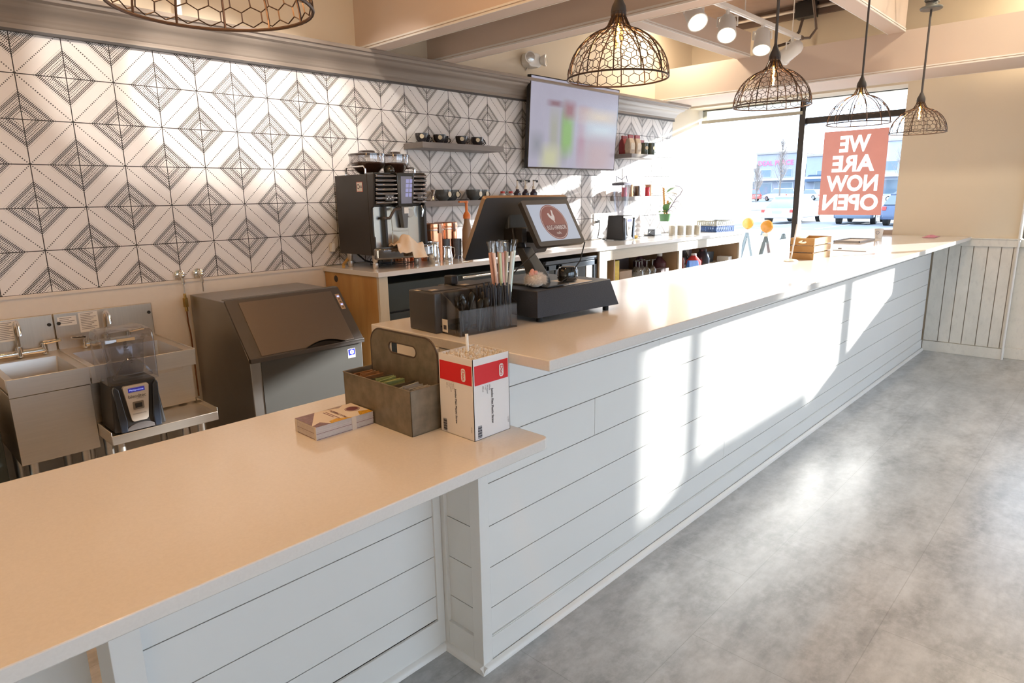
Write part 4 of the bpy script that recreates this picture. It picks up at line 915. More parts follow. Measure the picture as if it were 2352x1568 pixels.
for hx_, hr in ((.115, .112), (.322, .094)):
    m = MB(); m.lathe([(hr*.42, .577), (hr*.62, .59), (hr*.98, .640), (hr, .655), (hr, .690)], 30, (hx_, .22, 0), cap=False); hp = m.build('bean_hopper', hop_glass, em)
    MB().lathe([(hr*.40, .580), (hr*.60, .594), (hr*.94, .641), (hr*.92, .648), (hr*.5, .654), (0, .657)], 30, (hx_, .22, 0)).build('coffee_beans', beans, hp)
    m = MB(); m.lathe([(hr+.004, .688), (hr+.004, .700), (hr*.92, .704), (hr*.45, .705), (hr*.42, .720), (hr*.36, .722), (0, .722)], 30, (hx_, .22, 0)); m.build('hopper_lid', mat('smoky_lid', (.06, .05, .05), .10, coat=.5), hp)
m = MB(); m.ball((.225, .15, .60), .035, 16); m.build('top_knob', mat('knob_dark', (.06, .055, .045), .2, .5), em)
# cloth on the tray
m = MB(); rg = random.Random(4); pts = []; nx, ny = 20, 16
for j in range(ny):
    for i in range(nx):
        u, v = i/(nx-1), j/(ny-1); x = .10+.20*u; fold = .014*math.sin(u*14+v*7)+.010*math.sin(u*5-v*13)
        hgt = .135+.065*math.exp(-((u-.45)**2/.06+(v-.5)**2/.1))+abs(fold)*.8
        y = .03-.13*v; z = hgt
        if v > .62: z = hgt-(v-.62)*.32*(1 if u > .45 else .35)
        pts.append((x+.02*v*(u-.3)+rg.uniform(-.002, .002), y+.10*0+fold*.5, max(z, .062 if y < -.03 else .134)))
m.add(pts, [(j*nx+i, j*nx+i+1, (j+1)*nx+i+1, (j+1)*nx+i) for j in range(ny-1) for i in range(nx-1)])
o = tag(m.build('bar_towel', mat('towel_cream', (.78, .62, .46), .9, var=.12, scale=400, bump=.6), None, loc=(2.315, 3.33, ZK), sub=1), 'cream terry towel draped over the coffee machine drip tray', 'towel'); o.modifiers.new('s', 'SOLIDIFY').thickness = .004
tag(MB().tube([(2.36, 3.72, 1.12), (2.33, 3.70, 1.10), (2.27, 3.66, 1.072), (2.248, 3.62, 1.066)], .010, 10).build('drain_hose', mat('amber_hose', (.45, .25, .06), .35)), 'amber plastic hose curling behind the coffee machine feet', 'hose')
tag(MB().tube([(2.42, 3.72, 1.13), (2.44, 3.66, 1.085), (2.52, 3.60, 1.066), (2.60, 3.56, 1.066)], .006, 8).build('machine_cable', cabm), 'black cable lying under the coffee machine', 'cable')
# --- pitchers, tumbler, canisters, pump
def pitcher(loc, h, rb, label, hr=0):
    t = thing('milk_pitcher', label, 'pitcher', loc, hr)
    MB().lathe([(rb, 0), (rb*1.02, .004), (rb*1.0, h*.45), (rb*.84, h*.8), (rb*.88, h), (rb*.85, h), (rb*.80, h*.8), (rb*.95, h*.45), (rb*.95, .01), (0, .01)], 26).build('pitcher_body', chrome, t)
    MB().tube([(-rb*.85, 0, h*.95), (-rb*1.5, 0, h*.9), (-rb*1.55, 0, h*.4), (-rb*1.05, 0, h*.15)], .0035, 8).build('handle', chrome, t)
pitcher((2.785, 3.375, ZK), .142, .044, 'large chrome milk pitcher right of the coffee machine', 1.2)
pitcher((2.873, 3.335, ZK), .108, .034, 'smaller chrome milk pitcher beside the large one', 2.8)
tag(MB().lathe([(.026, 0), (.032, .14), (.030, .14), (.025, .004), (0, .004)], 22).build('ribbed_tumbler', mat('slate_tumbler', (.10, .12, .14), .4, var=.5, scale=120), None, loc=(3.125, 3.515, ZK)), 'slate grey textured tumbler in front of the copper canisters', 'tumbler')
tag(MB().lathe([(.026, 0), (.032, .14), (.030, .14), (.025, .004), (0, .004)], 22).build('ribbed_tumbler', mat('slate_tumbler', (1, 1, 1)), None, loc=(3.055, 3.56, ZK)), 'second slate tumbler, partly hidden behind the first', 'tumbler')
can = thing('copper_canister', 'polished copper canister, left one behind the milk pitchers', 'canister', (2.93, 3.56, ZK), 0, 'copper canisters beside the coffee machine')
MB().lathe([(.082, 0), (.082, .222), (0, .222)], 34).build('canister_body', copper, can)
MB().lathe([(.085, .222), (.086, .232), (.084, .252), (.078, .256), (0, .257)], 34).build('canister_lid', copper, can)
MB().lathe([(.0845, .205), (.0855, .210), (.0845, .216)], 34, cap=False).box((-.012, -.094, .19), (.012, -.082, .25)).build('clamp_ring', mat('clamp_steel', (.6, .45, .38), .25, 1.0), can)
dup(can, (3.115, 3.625, ZK), 'polished copper canister, middle one behind the slate tumbler')
dup(can, (2.80, 3.73, ZK), 'copper canister mostly hidden behind the coffee machine edge')
wj = thing('glass_jar', 'round clear glass jar beside the copper canisters', 'jar', (3.21, 3.50, ZK))
MB().lathe([(.05, 0), (.056, .02), (.056, .10), (.04, .125), (.042, .14)], 24, cap=False).build('jar_glass', clear, wj); MB().lathe([(.044, .140), (.046, .155), (0, .158)], 24).build('jar_lid', clear, wj)
pb = thing('pump_bottle', 'tan sauce bottle with an orange pump head behind the monitor', 'bottle', (3.165, 3.45, ZK))
MB().lathe([(.036, 0), (.038, .01), (.038, .14), (.036, .20), (.022, .255), (.018, .295)], 24).build('bottle_body', mat('sauce_tan', (.30, .19, .11), .35), pb)
MB().lathe([(.026, .28), (.026, .305), (.018, .32), (.010, .33), (.009, .385), (.014, .387), (.014, .402), (0, .404)], 20).box((-.07, -.008, .392), (.01, .008, .402)).build('pump_head', mat('orange_pump', (.72, .20, .04), .35), pb)
# small wire rack in front
tag(MB().tube([(2.93, 3.29, ZK+.003), (2.99, 3.29, ZK+.003), (2.99, 3.29, ZK+.045), (2.93, 3.29, ZK+.045)], .0015, 6, closed=True).tube([(2.93, 3.25, ZK+.003), (2.99, 3.25, ZK+.003), (2.99, 3.25, ZK+.03), (2.93, 3.25, ZK+.03)], .0015, 6, closed=True).tube([(2.93, 3.25, ZK+.003), (2.93, 3.29, ZK+.003)], .0015, 6).tube([(2.99, 3.25, ZK+.003), (2.99, 3.29, ZK+.003)], .0015, 6).build('wire_rack', chrome), 'tiny chrome wire rack right of the milk pitchers', 'rack')
rk = thing('portafilter_rack', 'low black rack under the coffee machine drip tray', 'rack', (2.44, 3.50, ZK))
m = MB()
for z in (.008, .045): m.tube([(0, 0, z), (.28, 0, z), (.28, .10, z), (0, .10, z)], .003, 6, closed=True)
for x in (0, .09, .19, .28): m.cyl((x, 0, .002), (x, 0, .045), .003, 6); m.cyl((x, .1, .002), (x, .1, .045), .003, 6)
m.build('rack_frame', black, rk)
# --- cups on the shelves
cup_m = mat('charcoal_glaze', (.035, .033, .038), .16, var=.3, coat=.4); bowl_m = mat('slate_glaze', (.085, .095, .098), .18, var=.2, coat=.4); cr_b = mat('badge_cream', (.66, .58, .42), .5)
def badge(m, r_, z, ang, rad, k=0):
    Mx = Matrix.Rotation(ang, 3, 'Z') @ Matrix.Rotation(math.radians(90), 3, 'Y')
    p = Vector((r_*math.cos(ang), r_*math.sin(ang), z)); m.lathe([(rad, 0), (rad, .0012)], 18, p, k, M_=Mx)
def cup(kind, loc, label, group, bang=-2.2, hang=-.35):
    if kind == 'cup':
        t = thing('coffee_cup', label, 'cup', loc, 0, group); pr = [(.022, 0), (.026, .006), (.040, .025), (.046, .052), (.047, .062), (.044, .062), (.042, .05), (.03, .015), (0, .012)]; mm = cup_m; br, bz_, bs_ = .046, .040, .015
    elif kind == 'bowl':
        t = thing('coffee_bowl', label, 'bowl', loc, 0, group); pr = [(.032, 0), (.034, .006), (.050, .020), (.062, .050), (.064, .078), (.060, .078), (.056, .05), (.04, .018), (0, .014)]; mm = bowl_m; br, bz_, bs_ = .0625, .045, .020
    else:
        t = thing('tall_mug', label, 'mug', loc, 0, group); pr = [(.040, 0), (.042, .004), (.041, .05), (.043, .115), (.040, .115), (.038, .05), (.036, .01), (0, .01)]; mm = {'mug': mat('green_glaze', (.06, .075, .055), .2), 'tan': mat('tan_glaze', (.34, .21, .11), .25)}[kind]; br, bz_, bs_ = .0425, .065, .018
    MB().lathe(pr, 28).build('cup_body', mm, t)
    m = MB(); badge(m, br+.0005, bz_, bang, bs_); m.build('round_badge', cr_b, t)
    h_ = pr[5][1]; r0 = pr[4][0]*.9
    pts = [Vector((r0+.022*math.sin(math.pi*i/8), 0, h_*.85-h_*.62*i/8)) for i in range(9)]
    MB().tube([tuple(Matrix.Rotation(hang, 3, 'Z') @ p) for p in pts], .0038, 8).build('handle', mm, t)
    return t
cg = 'black cups on the upper left shelf'
c1 = cup('cup', (3.00, 3.71, SZ1), 'black coffee cup with cream badge, leftmost on the upper shelf', cg)
for x, l_ in ((3.165, 'second from the left on the upper shelf'), (3.375, 'third from the left on the upper shelf'), (3.535, 'rightmost on the upper shelf')): dup(c1, (x, 3.71, SZ1), 'black coffee cup with cream badge, '+l_)
c2 = cup('cup', (3.085, 3.79, SZ1), 'black coffee cup standing behind the leftmost cup of the upper shelf', cg)
dup(c2, (3.26, 3.79, SZ1), 'black coffee cup standing behind the second cup of the upper shelf'); dup(c2, (3.62, 3.79, SZ1), 'black coffee cup standing behind the rightmost cup of the upper shelf')
bg_ = 'grey bowls on the lower left shelf'
w1_ = cup('bowl', (3.165, 3.70, SZ2), 'slate grey bowl cup with cream badge, front left on the lower shelf', bg_, -1.35)
dup(w1_, (3.30, 3.765, SZ2), 'slate grey bowl cup behind and right of the front left one'); dup(w1_, (3.475, 3.70, SZ2), 'slate grey bowl cup with cream badge, left of the monitor top'); dup(w1_, (3.61, 3.765, SZ2), 'slate grey bowl cup partly hidden by the monitor corner')
tag(MB().lathe([(.018, 0), (.022, .003), (.006, .032), (.006, .036), (.024, .078), (.022, .078), (.004, .036), (0, .036)], 20).build('jigger', chrome, None, loc=(3.075, 3.70, SZ2)), 'small chrome double jigger at the left end of the lower shelf', 'jigger')
# syrup bottles with pumps, small capped bottles
sb = None
for i, (x, l_) in enumerate(((3.985, 'left'), (4.085, 'middle'), (4.185, 'right'))):
    if sb is None:
        sb = thing('syrup_bottle', 'dark syrup bottle with a white pump, left of three above the monitor', 'bottle', (x, 3.72, SZ2), 0, 'syrup bottles with pumps')
        MB().lathe([(.03, 0), (.031, .05), (.014, .07), (.012, .085)], 18).build('bottle_body', mat('syrup_dark', (.04, .03, .05), .2), sb)
        MB().lathe([(.014, .08), (.014, .10), (.007, .106), (.006, .142), (.009, .144), (.009, .152), (0, .152)], 14).build('pump_neck', mat('pump_white', (.75, .68, .58), .4), sb)
        MB().box((-.008, -.01, .145), (.045, .004, .155)).box((.032, -.01, .134), (.048, .004, .150)).build('pump_nozzle', black, sb, bevel=.002)
    else: dup(sb, (x, 3.72, SZ2), 'dark syrup bottle with a white pump, %s of three above the monitor' % l_)
for x, l_ in ((3.79, 'left'), (3.885, 'right')):
    t = thing('capped_bottle', 'small bottle with a red and white cap, %s of the pair above the monitor' % l_, 'bottle', (x, 3.70, SZ2), 0, 'red capped bottles')
    MB().lathe([(.024, 0), (.024, .04), (.017, .048)], 16).build('bottle_body', mat('pale_glassy', (.5, .5, .5), .2), t); MB().lathe([(.018, .048), (.018, .064), (0, .065)], 16).build('bottle_cap', mat('cap_red', (.55, .06, .04), .4), t)
# coffee bags
def bag(loc, col, label, w=.085, d=.06, h=.165, rz=0):
    t = thing('coffee_bag', label, 'bag', loc, rz, 'coffee bags on the upper right shelf')
    m = MB(); rings_mesh(m, [(0, .0, .0), (h*.5, -.003, -.003), (h*.8, .002, .008), (h*.93, .008, .022), (h, .004, .028)], w, d, .008); m.build('bag_body', mat('bag_'+col, {'kraft': (.50, .40, .30), 'foil': (.70, .60, .64), 'red': (.30, .05, .06)}[col], .35 if col == 'foil' else .6, .3 if col == 'foil' else 0, var=.35, scale=25), t)
    MB().box((.002, d*.30, h-.02), (w-.002, d*.30+.018, h+.012)).build('folded_top', mat('bag_fold_red', (.30, .045, .05), .45), t, bevel=.004)
    MB().box((.012, -.0045, h*.25), (w-.012, -.0028, h*.62)).build('bag_label', mat('bag_label', (.62, .55, .45), .6, var=.3, scale=60), t, smooth=False)
z = SZ1+.01
bag((5.53, 3.66, z), 'kraft', 'kraft coffee bag with red folded top, nearest the television'); bag((5.63, 3.65, z), 'kraft', 'second kraft coffee bag from the television'); bag((5.705, 3.70, z), 'foil', 'shiny foil coffee bag with red top behind the kraft bags'); bag((5.555, 3.75, z), 'red', 'dark red coffee bag behind the nearest kraft bag')
bag((5.88, 3.76, z), 'red', 'dark red coffee bag behind the green mugs', h=.14)
cup('mug', (5.84, 3.70, z), 'tall dark green mug with cream badge, left of two on the bag shelf', 'green mugs', -1.9); cup('mug', (5.925, 3.675, z), 'tall dark green mug with cream badge, right of two on the bag shelf', 'green mugs', -1.7)
cup('tan', (5.585, 3.70, SZ2+.003), 'tall tan mug at the left end of the lowest right shelf', 'tan mugs', -.2); cup('tan', (5.93, 3.70, SZ2+.003), 'tall tan mug at the right end of the lowest right shelf', 'tan mugs', -.2)
jr = thing('storage_jar', 'square glass jar of dark beans between the tan mugs', 'jar', (5.675, 3.64, SZ2+.003))
m = MB(); rings_mesh(m, [(0, 0, 0), (.105, 0, 0), (.112, .008, .008), (.118, .008, .008)], .13, .11, .02); m.build('jar_glass', clear, jr)
m = MB(); rings_mesh(m, [(.004, .004, .004), (.102, .004, .004)], .13, .11, .018); m.build('jar_beans', beans, jr)
tag(MB().lathe([(.026, 0), (.028, .03), (.022, .05), (.027, .088), (.025, .088), (0, .02)], 20).build('red_cup', mat('red_glass', (.55, .03, .05), .2), None, loc=(5.855, 3.66, SZ2+.003)), 'small red goblet beside the square bean jar', 'cup')
tag(MB().lathe([(.026, 0), (.028, .03), (.022, .05), (.027, .088), (.025, .088), (0, .02)], 20).build('red_cup', mat('red_glass', (1, 1, 1)), None, loc=(5.50, 3.70, SZ2+.003)), 'small red goblet left of the first tan mug', 'cup')
tag(MB().box((0, -.003, 0), (.38, 0, .23)).build('paper_notice', paper, None, smooth=False, loc=(5.675, TW-.0095, 1.515)), 'white paper sheet taped to the tiles above the tan mugs', 'notice')
# --- things on the far end of the back worktop
bn = thing('banana', 'yellow banana lying beside the tall blender', 'banana', (5.56, 3.60, ZK+.016))
MB().tube([(-.07, .03, .0), (-.04, .008, .0), (0, 0, .0), (.04, .006, .0), (.07, .03, .0)], .015, 8, rs=[.006, .014, .016, .014, .007]).build('banana_flesh', mat('banana_yellow', (.75, .48, .06), .5), bn)
MB().cyl((.07, .03, 0), (.085, .045, .003), .004).build('banana_stem', mat('banana_stem', (.12, .09, .04), .6), bn)
tb_ = thing('tablet', 'dark tablet and adapter lying on the worktop left of the plant', 'tablet', (5.95, 3.62, ZK))
MB().prism(rrect(0, 0, .22, .14, .01), 'z', 0, .009).build('tablet_body', black, tb_); MB().box((.06, .03, .009), (.19, .12, .07)).build('adapter_box', mat('adapter_grey', (.20, .22, .25), .4), tb_, bevel=.004)
tag(MB().tube([(5.93, 3.60, ZK+.005), (5.90, 3.66, ZK+.03), (5.97, 3.68, ZK+.05), (6.02, 3.66, ZK+.06)], .003, 6).build('charging_cable', cabm), 'thin black charging cable of the tablet', 'cable')
m = MB(); rg = random.Random(9); pts = []; nx, ny = 12, 10
m.lathe([(.001, .0)]+[(.045+.012*math.sin(i*1.9), .015*i) for i in range(1, 12)]+[(.02, .20), (.004, .235)], 14, sx=1.1, sy=.8)
tag(m.build('plastic_bag', mat('bag_white', (.85, .85, .88), .3, var=.05), None, loc=(5.76, 3.68, ZK)), 'crumpled white plastic bag right of the tall blender', 'bag')
# row of clear glasses/jars below the plant pot
cn_ = None
for i in range(4):
    x, y = 6.10+.075*i, 3.50-.055*i
    if cn_ is None:
        cn_ = thing('plastic_canister', 'clear canister of pale straws or sticks, leftmost below the plant', 'canister', (x, y, ZK), 0, 'clear canisters in a row on the back worktop')
        MB().lathe([(.036, 0), (.036, .125), (.034, .125), (.034, .004), (0, .004)], 24).build('canister_wall', clear, cn_); MB().lathe([(.032, .005), (.032, .105), (0, .105)], 20).build('pale_filling', mat('pale_fill', (.70, .64, .50), .6, var=.2, scale=60), cn_)
    else: dup(cn_, (x, y, ZK), 'clear canister with pale filling, %s from the left below the plant' % ('second', 'third', 'fourth')[i-1])
pl = thing('potted_orchid', 'orchid in a green pot with brown-backed leaves, a curly dark stem and a wound stake', 'plant', (6.12, 3.60, ZK))
MB().lathe([(.05, 0), (.055, .15), (0, .15)], 24).build('pot_stand', clear, pl)
MB().lathe([(.050, .150), (.062, .225), (.058, .225), (.05, .16), (0, .16)], 26).build('green_pot', mat('pot_green', (.10, .24, .10), .4), pl)
leaf_g = mat('leaf_green', (.10, .22, .08), .45, var=.3); leaf_b = mat('leaf_brown', (.28, .20, .14), .6, var=.4)
def leaf(m, p, d, L, w_, k=0, droop=.3):
    p = Vector(p); d = Vector(d).normalized(); s_ = d.cross(Vector((0, 0, 1))).normalized(); n_ = 7; a_, b_ = [], []
    for i in range(n_+1):
        t_ = i/n_; c_ = p+d*L*t_-Vector((0, 0, 1))*droop*L*t_*t_; ww = w_*math.sin(math.pi*min(t_*.92+.06, 1)); a_.append(c_-s_*ww+Vector((0, 0, ww*.3))); b_.append(c_+s_*ww+Vector((0, 0, ww*.3)))
    cc = [(x+y)/2-Vector((0, 0, .004)) for x, y in zip(a_, b_)]
    m.add(a_+cc+b_, [(i, i+1, n_+2+i, n_+1+i) for i in range(n_)]+[(n_+1+i, n_+2+i, 2*n_+3+i, 2*n_+2+i) for i in range(n_)], k)
for p, d, L, w_, mm, dr__ in (((0, 0, .23), (-.5, -.4, .9), .16, .035, leaf_g, .2), ((0, 0, .24), (.3, -.2, .9), .17, .04, leaf_g, .3), ((.02, 0, .44), (.8, -.3, .55), .15, .035, leaf_g, .2), ((.03, 0, .43), (.8, -.4, .1), .12, .03, leaf_b, .2), ((.04, 0, .40), (.4, -.4, -.5), .08, .022, leaf_g, 0), ((0, 0, .23), (-.7, .1, .4), .12, .03, leaf_g, .4)):
    m = MB(); leaf(m, p, d, L, w_, 0, dr__); m.build('leaf', mm, pl)
m = MB(); m.cyl((-.01, 0, .22), (-.045, 0, .49), .010, 10); m.tube([(-.045*(i/90)-.01*(1-i/90)+.012*math.cos(i*.8), .012*math.sin(i*.8), .24+.25*i/90) for i in range(91)], .004, 5); m.cyl((.03, 0, .22), (.045, 0, .36), .011, 10)
m.build('wound_stake', mat('rattan', (.60, .33, .12), .6), pl)
dk = mat('dark_stem', (.06, .04, .10), .4)
m = MB(); m.tube([(.01, 0, .23), (.06, -.02, .28), (.10, -.03, .33), (.14, -.05, .39), (.19, -.06, .42), (.22, -.07, .47), (.18, -.06, .50), (.12, -.04, .51)], .004, 6); m.tube([(.10, -.03, .33), (.15, -.05, .355), (.20, -.06, .33), (.235, -.07, .28)], .003, 6); m.tube([(.03, 0, .25), (.08, -.03, .30), (.12, -.04, .30), (.14, -.05, .26)], .003, 6); m.tube([(.14, -.05, .39), (.10, -.04, .42), (.08, -.03, .41)], .003, 6); m.tube([(.02, 0, .24), (.07, -.03, .26), (.09, -.04, .235)], .0025, 6); m.build('curly_stem', dk, pl)
# plastic dish racks at the far end
for i, (loc, l_) in enumerate((((6.88, 3.40, ZK), 'blue and white plastic dish rack at the far end of the back worktop'),)):
    t = thing('dish_rack', l_, 'rack', loc, math.radians(-14))
    L_, D_, h_ = .30, .27, .125
    m = MB()
    def grid_side(m, a, b, z0, z1, nh, th=.006):
        a, b = Vector(a), Vector(b); d_ = (b-a); n_ = d_.normalized().cross(Vector((0, 0, 1)))*th
        def seg(t0, t1, za, zb): p, q_ = a+d_*t0, a+d_*t1; m.hexa([(p.x, p.y, za), (q_.x, q_.y, za), (q_.x+n_.x, q_.y+n_.y, za), (p.x+n_.x, p.y+n_.y, za), (p.x, p.y, zb), (q_.x, q_.y, zb), (q_.x+n_.x, q_.y+n_.y, zb), (p.x+n_.x, p.y+n_.y, zb)])
        seg(0, 1, z0, z0+(z1-z0)*.22); seg(0, 1, z1-(z1-z0)*.22, z1)
        for k_ in range(nh): t_ = k_/nh; seg(t_, t_+.55/nh, z0+.02*0, z1)
        seg(1-.3/nh, 1, z0, z1)
    grid_side(m, (0, 0, 0), (L_, 0, 0), 0, .065, 8); grid_side(m, (0, D_, 0), (0, 0, 0), 0, .065, 8); grid_side(m, (L_, 0, 0), (L_, D_, 0), 0, .065, 8); grid_side(m, (L_, D_, 0), (0, D_, 0), 0, .065, 8)
    m.build('lower_blue_rack', mat('rack_blue', (.035, .09, .26), .5), t, smooth=False)
    m = MB(); 
    grid_side(m, (0, 0, 0), (L_, 0, 0), .067, h_, 9); grid_side(m, (0, D_, 0), (0, 0, 0), .067, h_, 9); grid_side(m, (L_, 0, 0), (L_, D_, 0), .067, h_, 9); grid_side(m, (L_, D_, 0), (0, D_, 0), .067, h_, 9)
    m.build('upper_white_rack', mat('rack_white', (.45, .45, .40), .5), t, smooth=False)
# --- things on the open shelf
SH = .7185
def bxo(name, lab, cat, a, sz, m_, bev=.003, grp=None): return tag(MB().box((0, 0, 0), sz).build(name, m_, None, bevel=bev, loc=a), lab, cat, grp)
bxo('snack_box', 'yellow carton at the left end of the open shelf', 'box', (4.735, 3.32, SH), (.15, .18, .19), mat('yellow_card', (.70, .50, .02), .5, var=.35, scale=30))
bxo('paper_box', 'brown kraft box lying beside the yellow carton', 'box', (4.905, 3.33, SH), (.20, .16, .085), mat('kraft_card', (.40, .29, .20), .6))
tag(MB().prism([(0, 0), (.24, 0), (.24, .12), (.10, .19), (0, .19)], 'y', 0, .12).build('black_machine', black_g, None, bevel=.004, loc=(4.93, 3.52, SH)), 'black appliance at the back of the open shelf behind the kraft box', 'appliance')
gw = None
for k_, (x, y) in enumerate(((5.24, 3.34), (5.31, 3.42), (5.37, 3.34), (5.43, 3.43), (5.49, 3.35))):
    if gw is None:
        gw = thing('wine_glass', 'clear upturned glass on the open shelf', 'glass', (x, y, SH), 0, 'clear glasses on the open shelf')
        MB().lathe([(.034, 0), (.040, .05), (.020, .085), (.005, .095), (.005, .145), (.030, .150), (.030, .153), (0, .153)], 20, cap=False).build('glass_bowl', glass('cup_glass', (.9, .9, .9), .22), gw)
        gw['label'] = 'clear upturned stem glass, part of the cluster on the open shelf'
    else: dup(gw, (x, y, SH), 'clear upturned stem glass, part of the cluster on the open shelf')
for x, y, l_ in ((5.66, 3.60, 'left'), (5.70, 3.40, 'right')):
    t = thing('syrup_jug', 'dark syrup jug with a white cap, %s one in the middle of the open shelf' % l_, 'jug', (x, y, SH))
    MB().lathe([(.065, 0), (.068, .02), (.068, .10), (.025, .15), (.022, .165)], 22).build('jug_body', mat('jug_dark', (.10, .035, .05), .25), t); MB().lathe([(.026, .163), (.026, .190), (0, .191)], 18).build('jug_cap', white_pl, t)
for k_, x in enumerate((5.54, 5.62)):
    tag(MB().box((0, 0, 0), (.07, .08, .055)).build('condiment_carton', mat('carton_brown', (.14, .10, .10), .5), None, bevel=.003, loc=(x, 3.285, SH)), 'small dark brown carton at the shelf front, %s of two' % ('left', 'right')[k_], 'box')
rj = thing('detergent_jug', 'red plastic jug with a white cap on the open shelf', 'jug', (6.36, 3.38, SH))
MB().lathe([(.075, 0), (.08, .02), (.08, .06), (.03, .115), (.026, .125)], 24).build('jug_body', mat('jug_red', (.62, .05, .05), .35), rj); MB().lathe([(.028, .123), (.028, .142), (0, .143)], 18).build('jug_cap', white_pl, rj)
tag(MB().hexa([(0, 0, 0), (.22, 0, 0), (.22, .05, 0), (0, .05, 0), (.0, .01, .095), (.20, .01, .08), (.20, .03, .08), (0, .03, .095)]).build('blue_wipes_pack', mat('pack_blue', (.02, .14, .55), .35, var=.5, scale=20), None, bevel=.006, loc=(6.08, 3.272, SH)), 'bright blue soft pack in front of the red jug', 'pack')
for x, y, l_ in ((6.50, 3.60, 'rear'), (6.60, 3.40, 'front')):
    t = thing('coffee_carafe', 'black and steel insulated carafe, %s one on the open shelf' % l_, 'carafe', (x, y, SH))
    MB().lathe([(.055, 0), (.075, .02), (.078, .07), (.055, .13), (.038, .15)], 26).build('carafe_body', mat('carafe_black', (.03, .035, .045), .12, .4), t); MB().lathe([(.040, .150), (.042, .170), (.03, .178), (0, .178)], 22).build('carafe_lid', black, t)
tag(MB().prism([(0, 0), (.25, 0), (.26, .115), (-.005, .13)], 'y', 0, .02).build('black_folder', mat('folder_black', (.03, .04, .05), .5), None, loc=(6.72, 3.46, SH)), 'black folder standing right of the carafes', 'folder')
bxo('receipt_roll_box', 'white paper box at the right end of the open shelf', 'box', (7.02, 3.30, SH), (.09, .14, .06), paper)
tag(MB().lathe([(.013, 0), (.013, .10), (.008, .115), (.008, .13)], 14).build('sauce_bottle', mat('sauce_brown', (.10, .02, .02), .3), None, loc=(5.99, 3.30, SH)), 'slim dark sauce bottle beside the blue pack', 'bottle')
bxo('white_notice_sheet', 'white printed sheet pinned at the back of the open shelf', 'notice', (6.92, 3.805, .76), (.12, .003, .16), paper, 0)
# ================================================================== TELEVISION AND WALL LIGHT
tv = thing('television', 'large wall-mounted television showing blurry drinks on a lilac ground', 'television', (4.775, 3.735, 2.08))
tilt = math.radians(4); hw_, hh_ = .626, .367
m = MB().box((-hw_, .0, -hh_), (hw_, .035, hh_)); tvb = m.build('tv_case', black, tv, bevel=.003)
MB().box((-hw_, -.004, -hh_), (hw_, .001, -hh_+.012)).box((-hw_, -.004, hh_-.008), (hw_, .001, hh_)).box((-hw_, -.004, -hh_), (-hw_+.008, .001, hh_)).box((hw_-.008, -.004, -hh_), (hw_, .001, hh_)).build('tv_bezel', black_g, tv, smooth=False)
scm = screen_mat('tv_picture', [(-.16, -.06, .05, .20, .5, (.30, .32, .28)), (-.30, -.07, .055, .17, .6, (.42, .42, .36)), (-.12, -.07, .075, .15, .5, (.28, .50, .16)), (-.34, -.28, .11, .09, .6, (.62, .62, .40)), (-.30, .17, .08, .022, .6, (.28, .16, .20)), (-.10, .13, .07, .06, .6, (.36, .17, .20)), (.12, .14, .08, .03, .8, (.46, .33, .38)), (.09, -.09, .05, .18, .7, (.46, .26, .36)), (.36, .10, .24, .05, .8, (.72, .60, .48)), (.38, -.02, .24, .06, .7, (.62, .70, .76)), (.36, -.25, .24, .15, .6, (.55, .42, .45)), (-.52, -.17, .06, .07, .9, (.30, .31, .36))], (.50, .48, .60), .78)
MB().box((-hw_+.008, -.0035, -hh_+.012), (hw_-.008, -.002, hh_-.008)).build('tv_screen', scm, tv, smooth=False)
MB().box((-.2, .035, -.15), (.2, .10, .15)).build('wall_bracket', black, tv, smooth=False)
tv.rotation_euler = (tilt, 0, 0)
tag(MB().tube([(4.24, 3.84, 2.50), (4.235, 3.82, 2.53), (4.245, 3.83, 2.56)], .006, 8).tube([(4.27, 3.83, 2.78), (4.265, 3.83, 3.30)], .006, 6).build('conduit', steel), 'thin grey conduit above and below the emergency light', 'conduit')
el = thing('emergency_light', 'white twin-head emergency light on the wall above the television', 'emergency light', (4.27, 3.80, 2.575))
MB().prism(rrect(-.085, -.055, .085, .055, .045, 6), 'y', -.035, .045).build('light_housing', white_pl, el, bevel=.008, seg=3)
for s_ in (-1, 1):
    Mx = Matrix.Rotation(math.radians(28*s_), 3, 'Z') @ Matrix.Rotation(math.radians(90), 3, 'X')
    MB().lathe([(.030, 0), (.045, .03), (.047, .045), (.042, .047)], 22, (s_*.075, -.03, .004), M_=Mx).build('lamp_head', white_pl, el); MB().lathe([(.041, .046), (.030, .050), (0, .052)], 20, (s_*.075, -.03, .004), M_=Mx).build('lamp_lens', mat('lens_facets', (.6, .6, .58), .15, .5, var=.5, scale=150), el)
tag(MB().cyl((1.455, 3.72, 2.42), (1.455, 3.72, 3.35), .016, 12).build('ceiling_pole', white_trim), 'white vertical pole above the moulding at the upper left', 'pole')
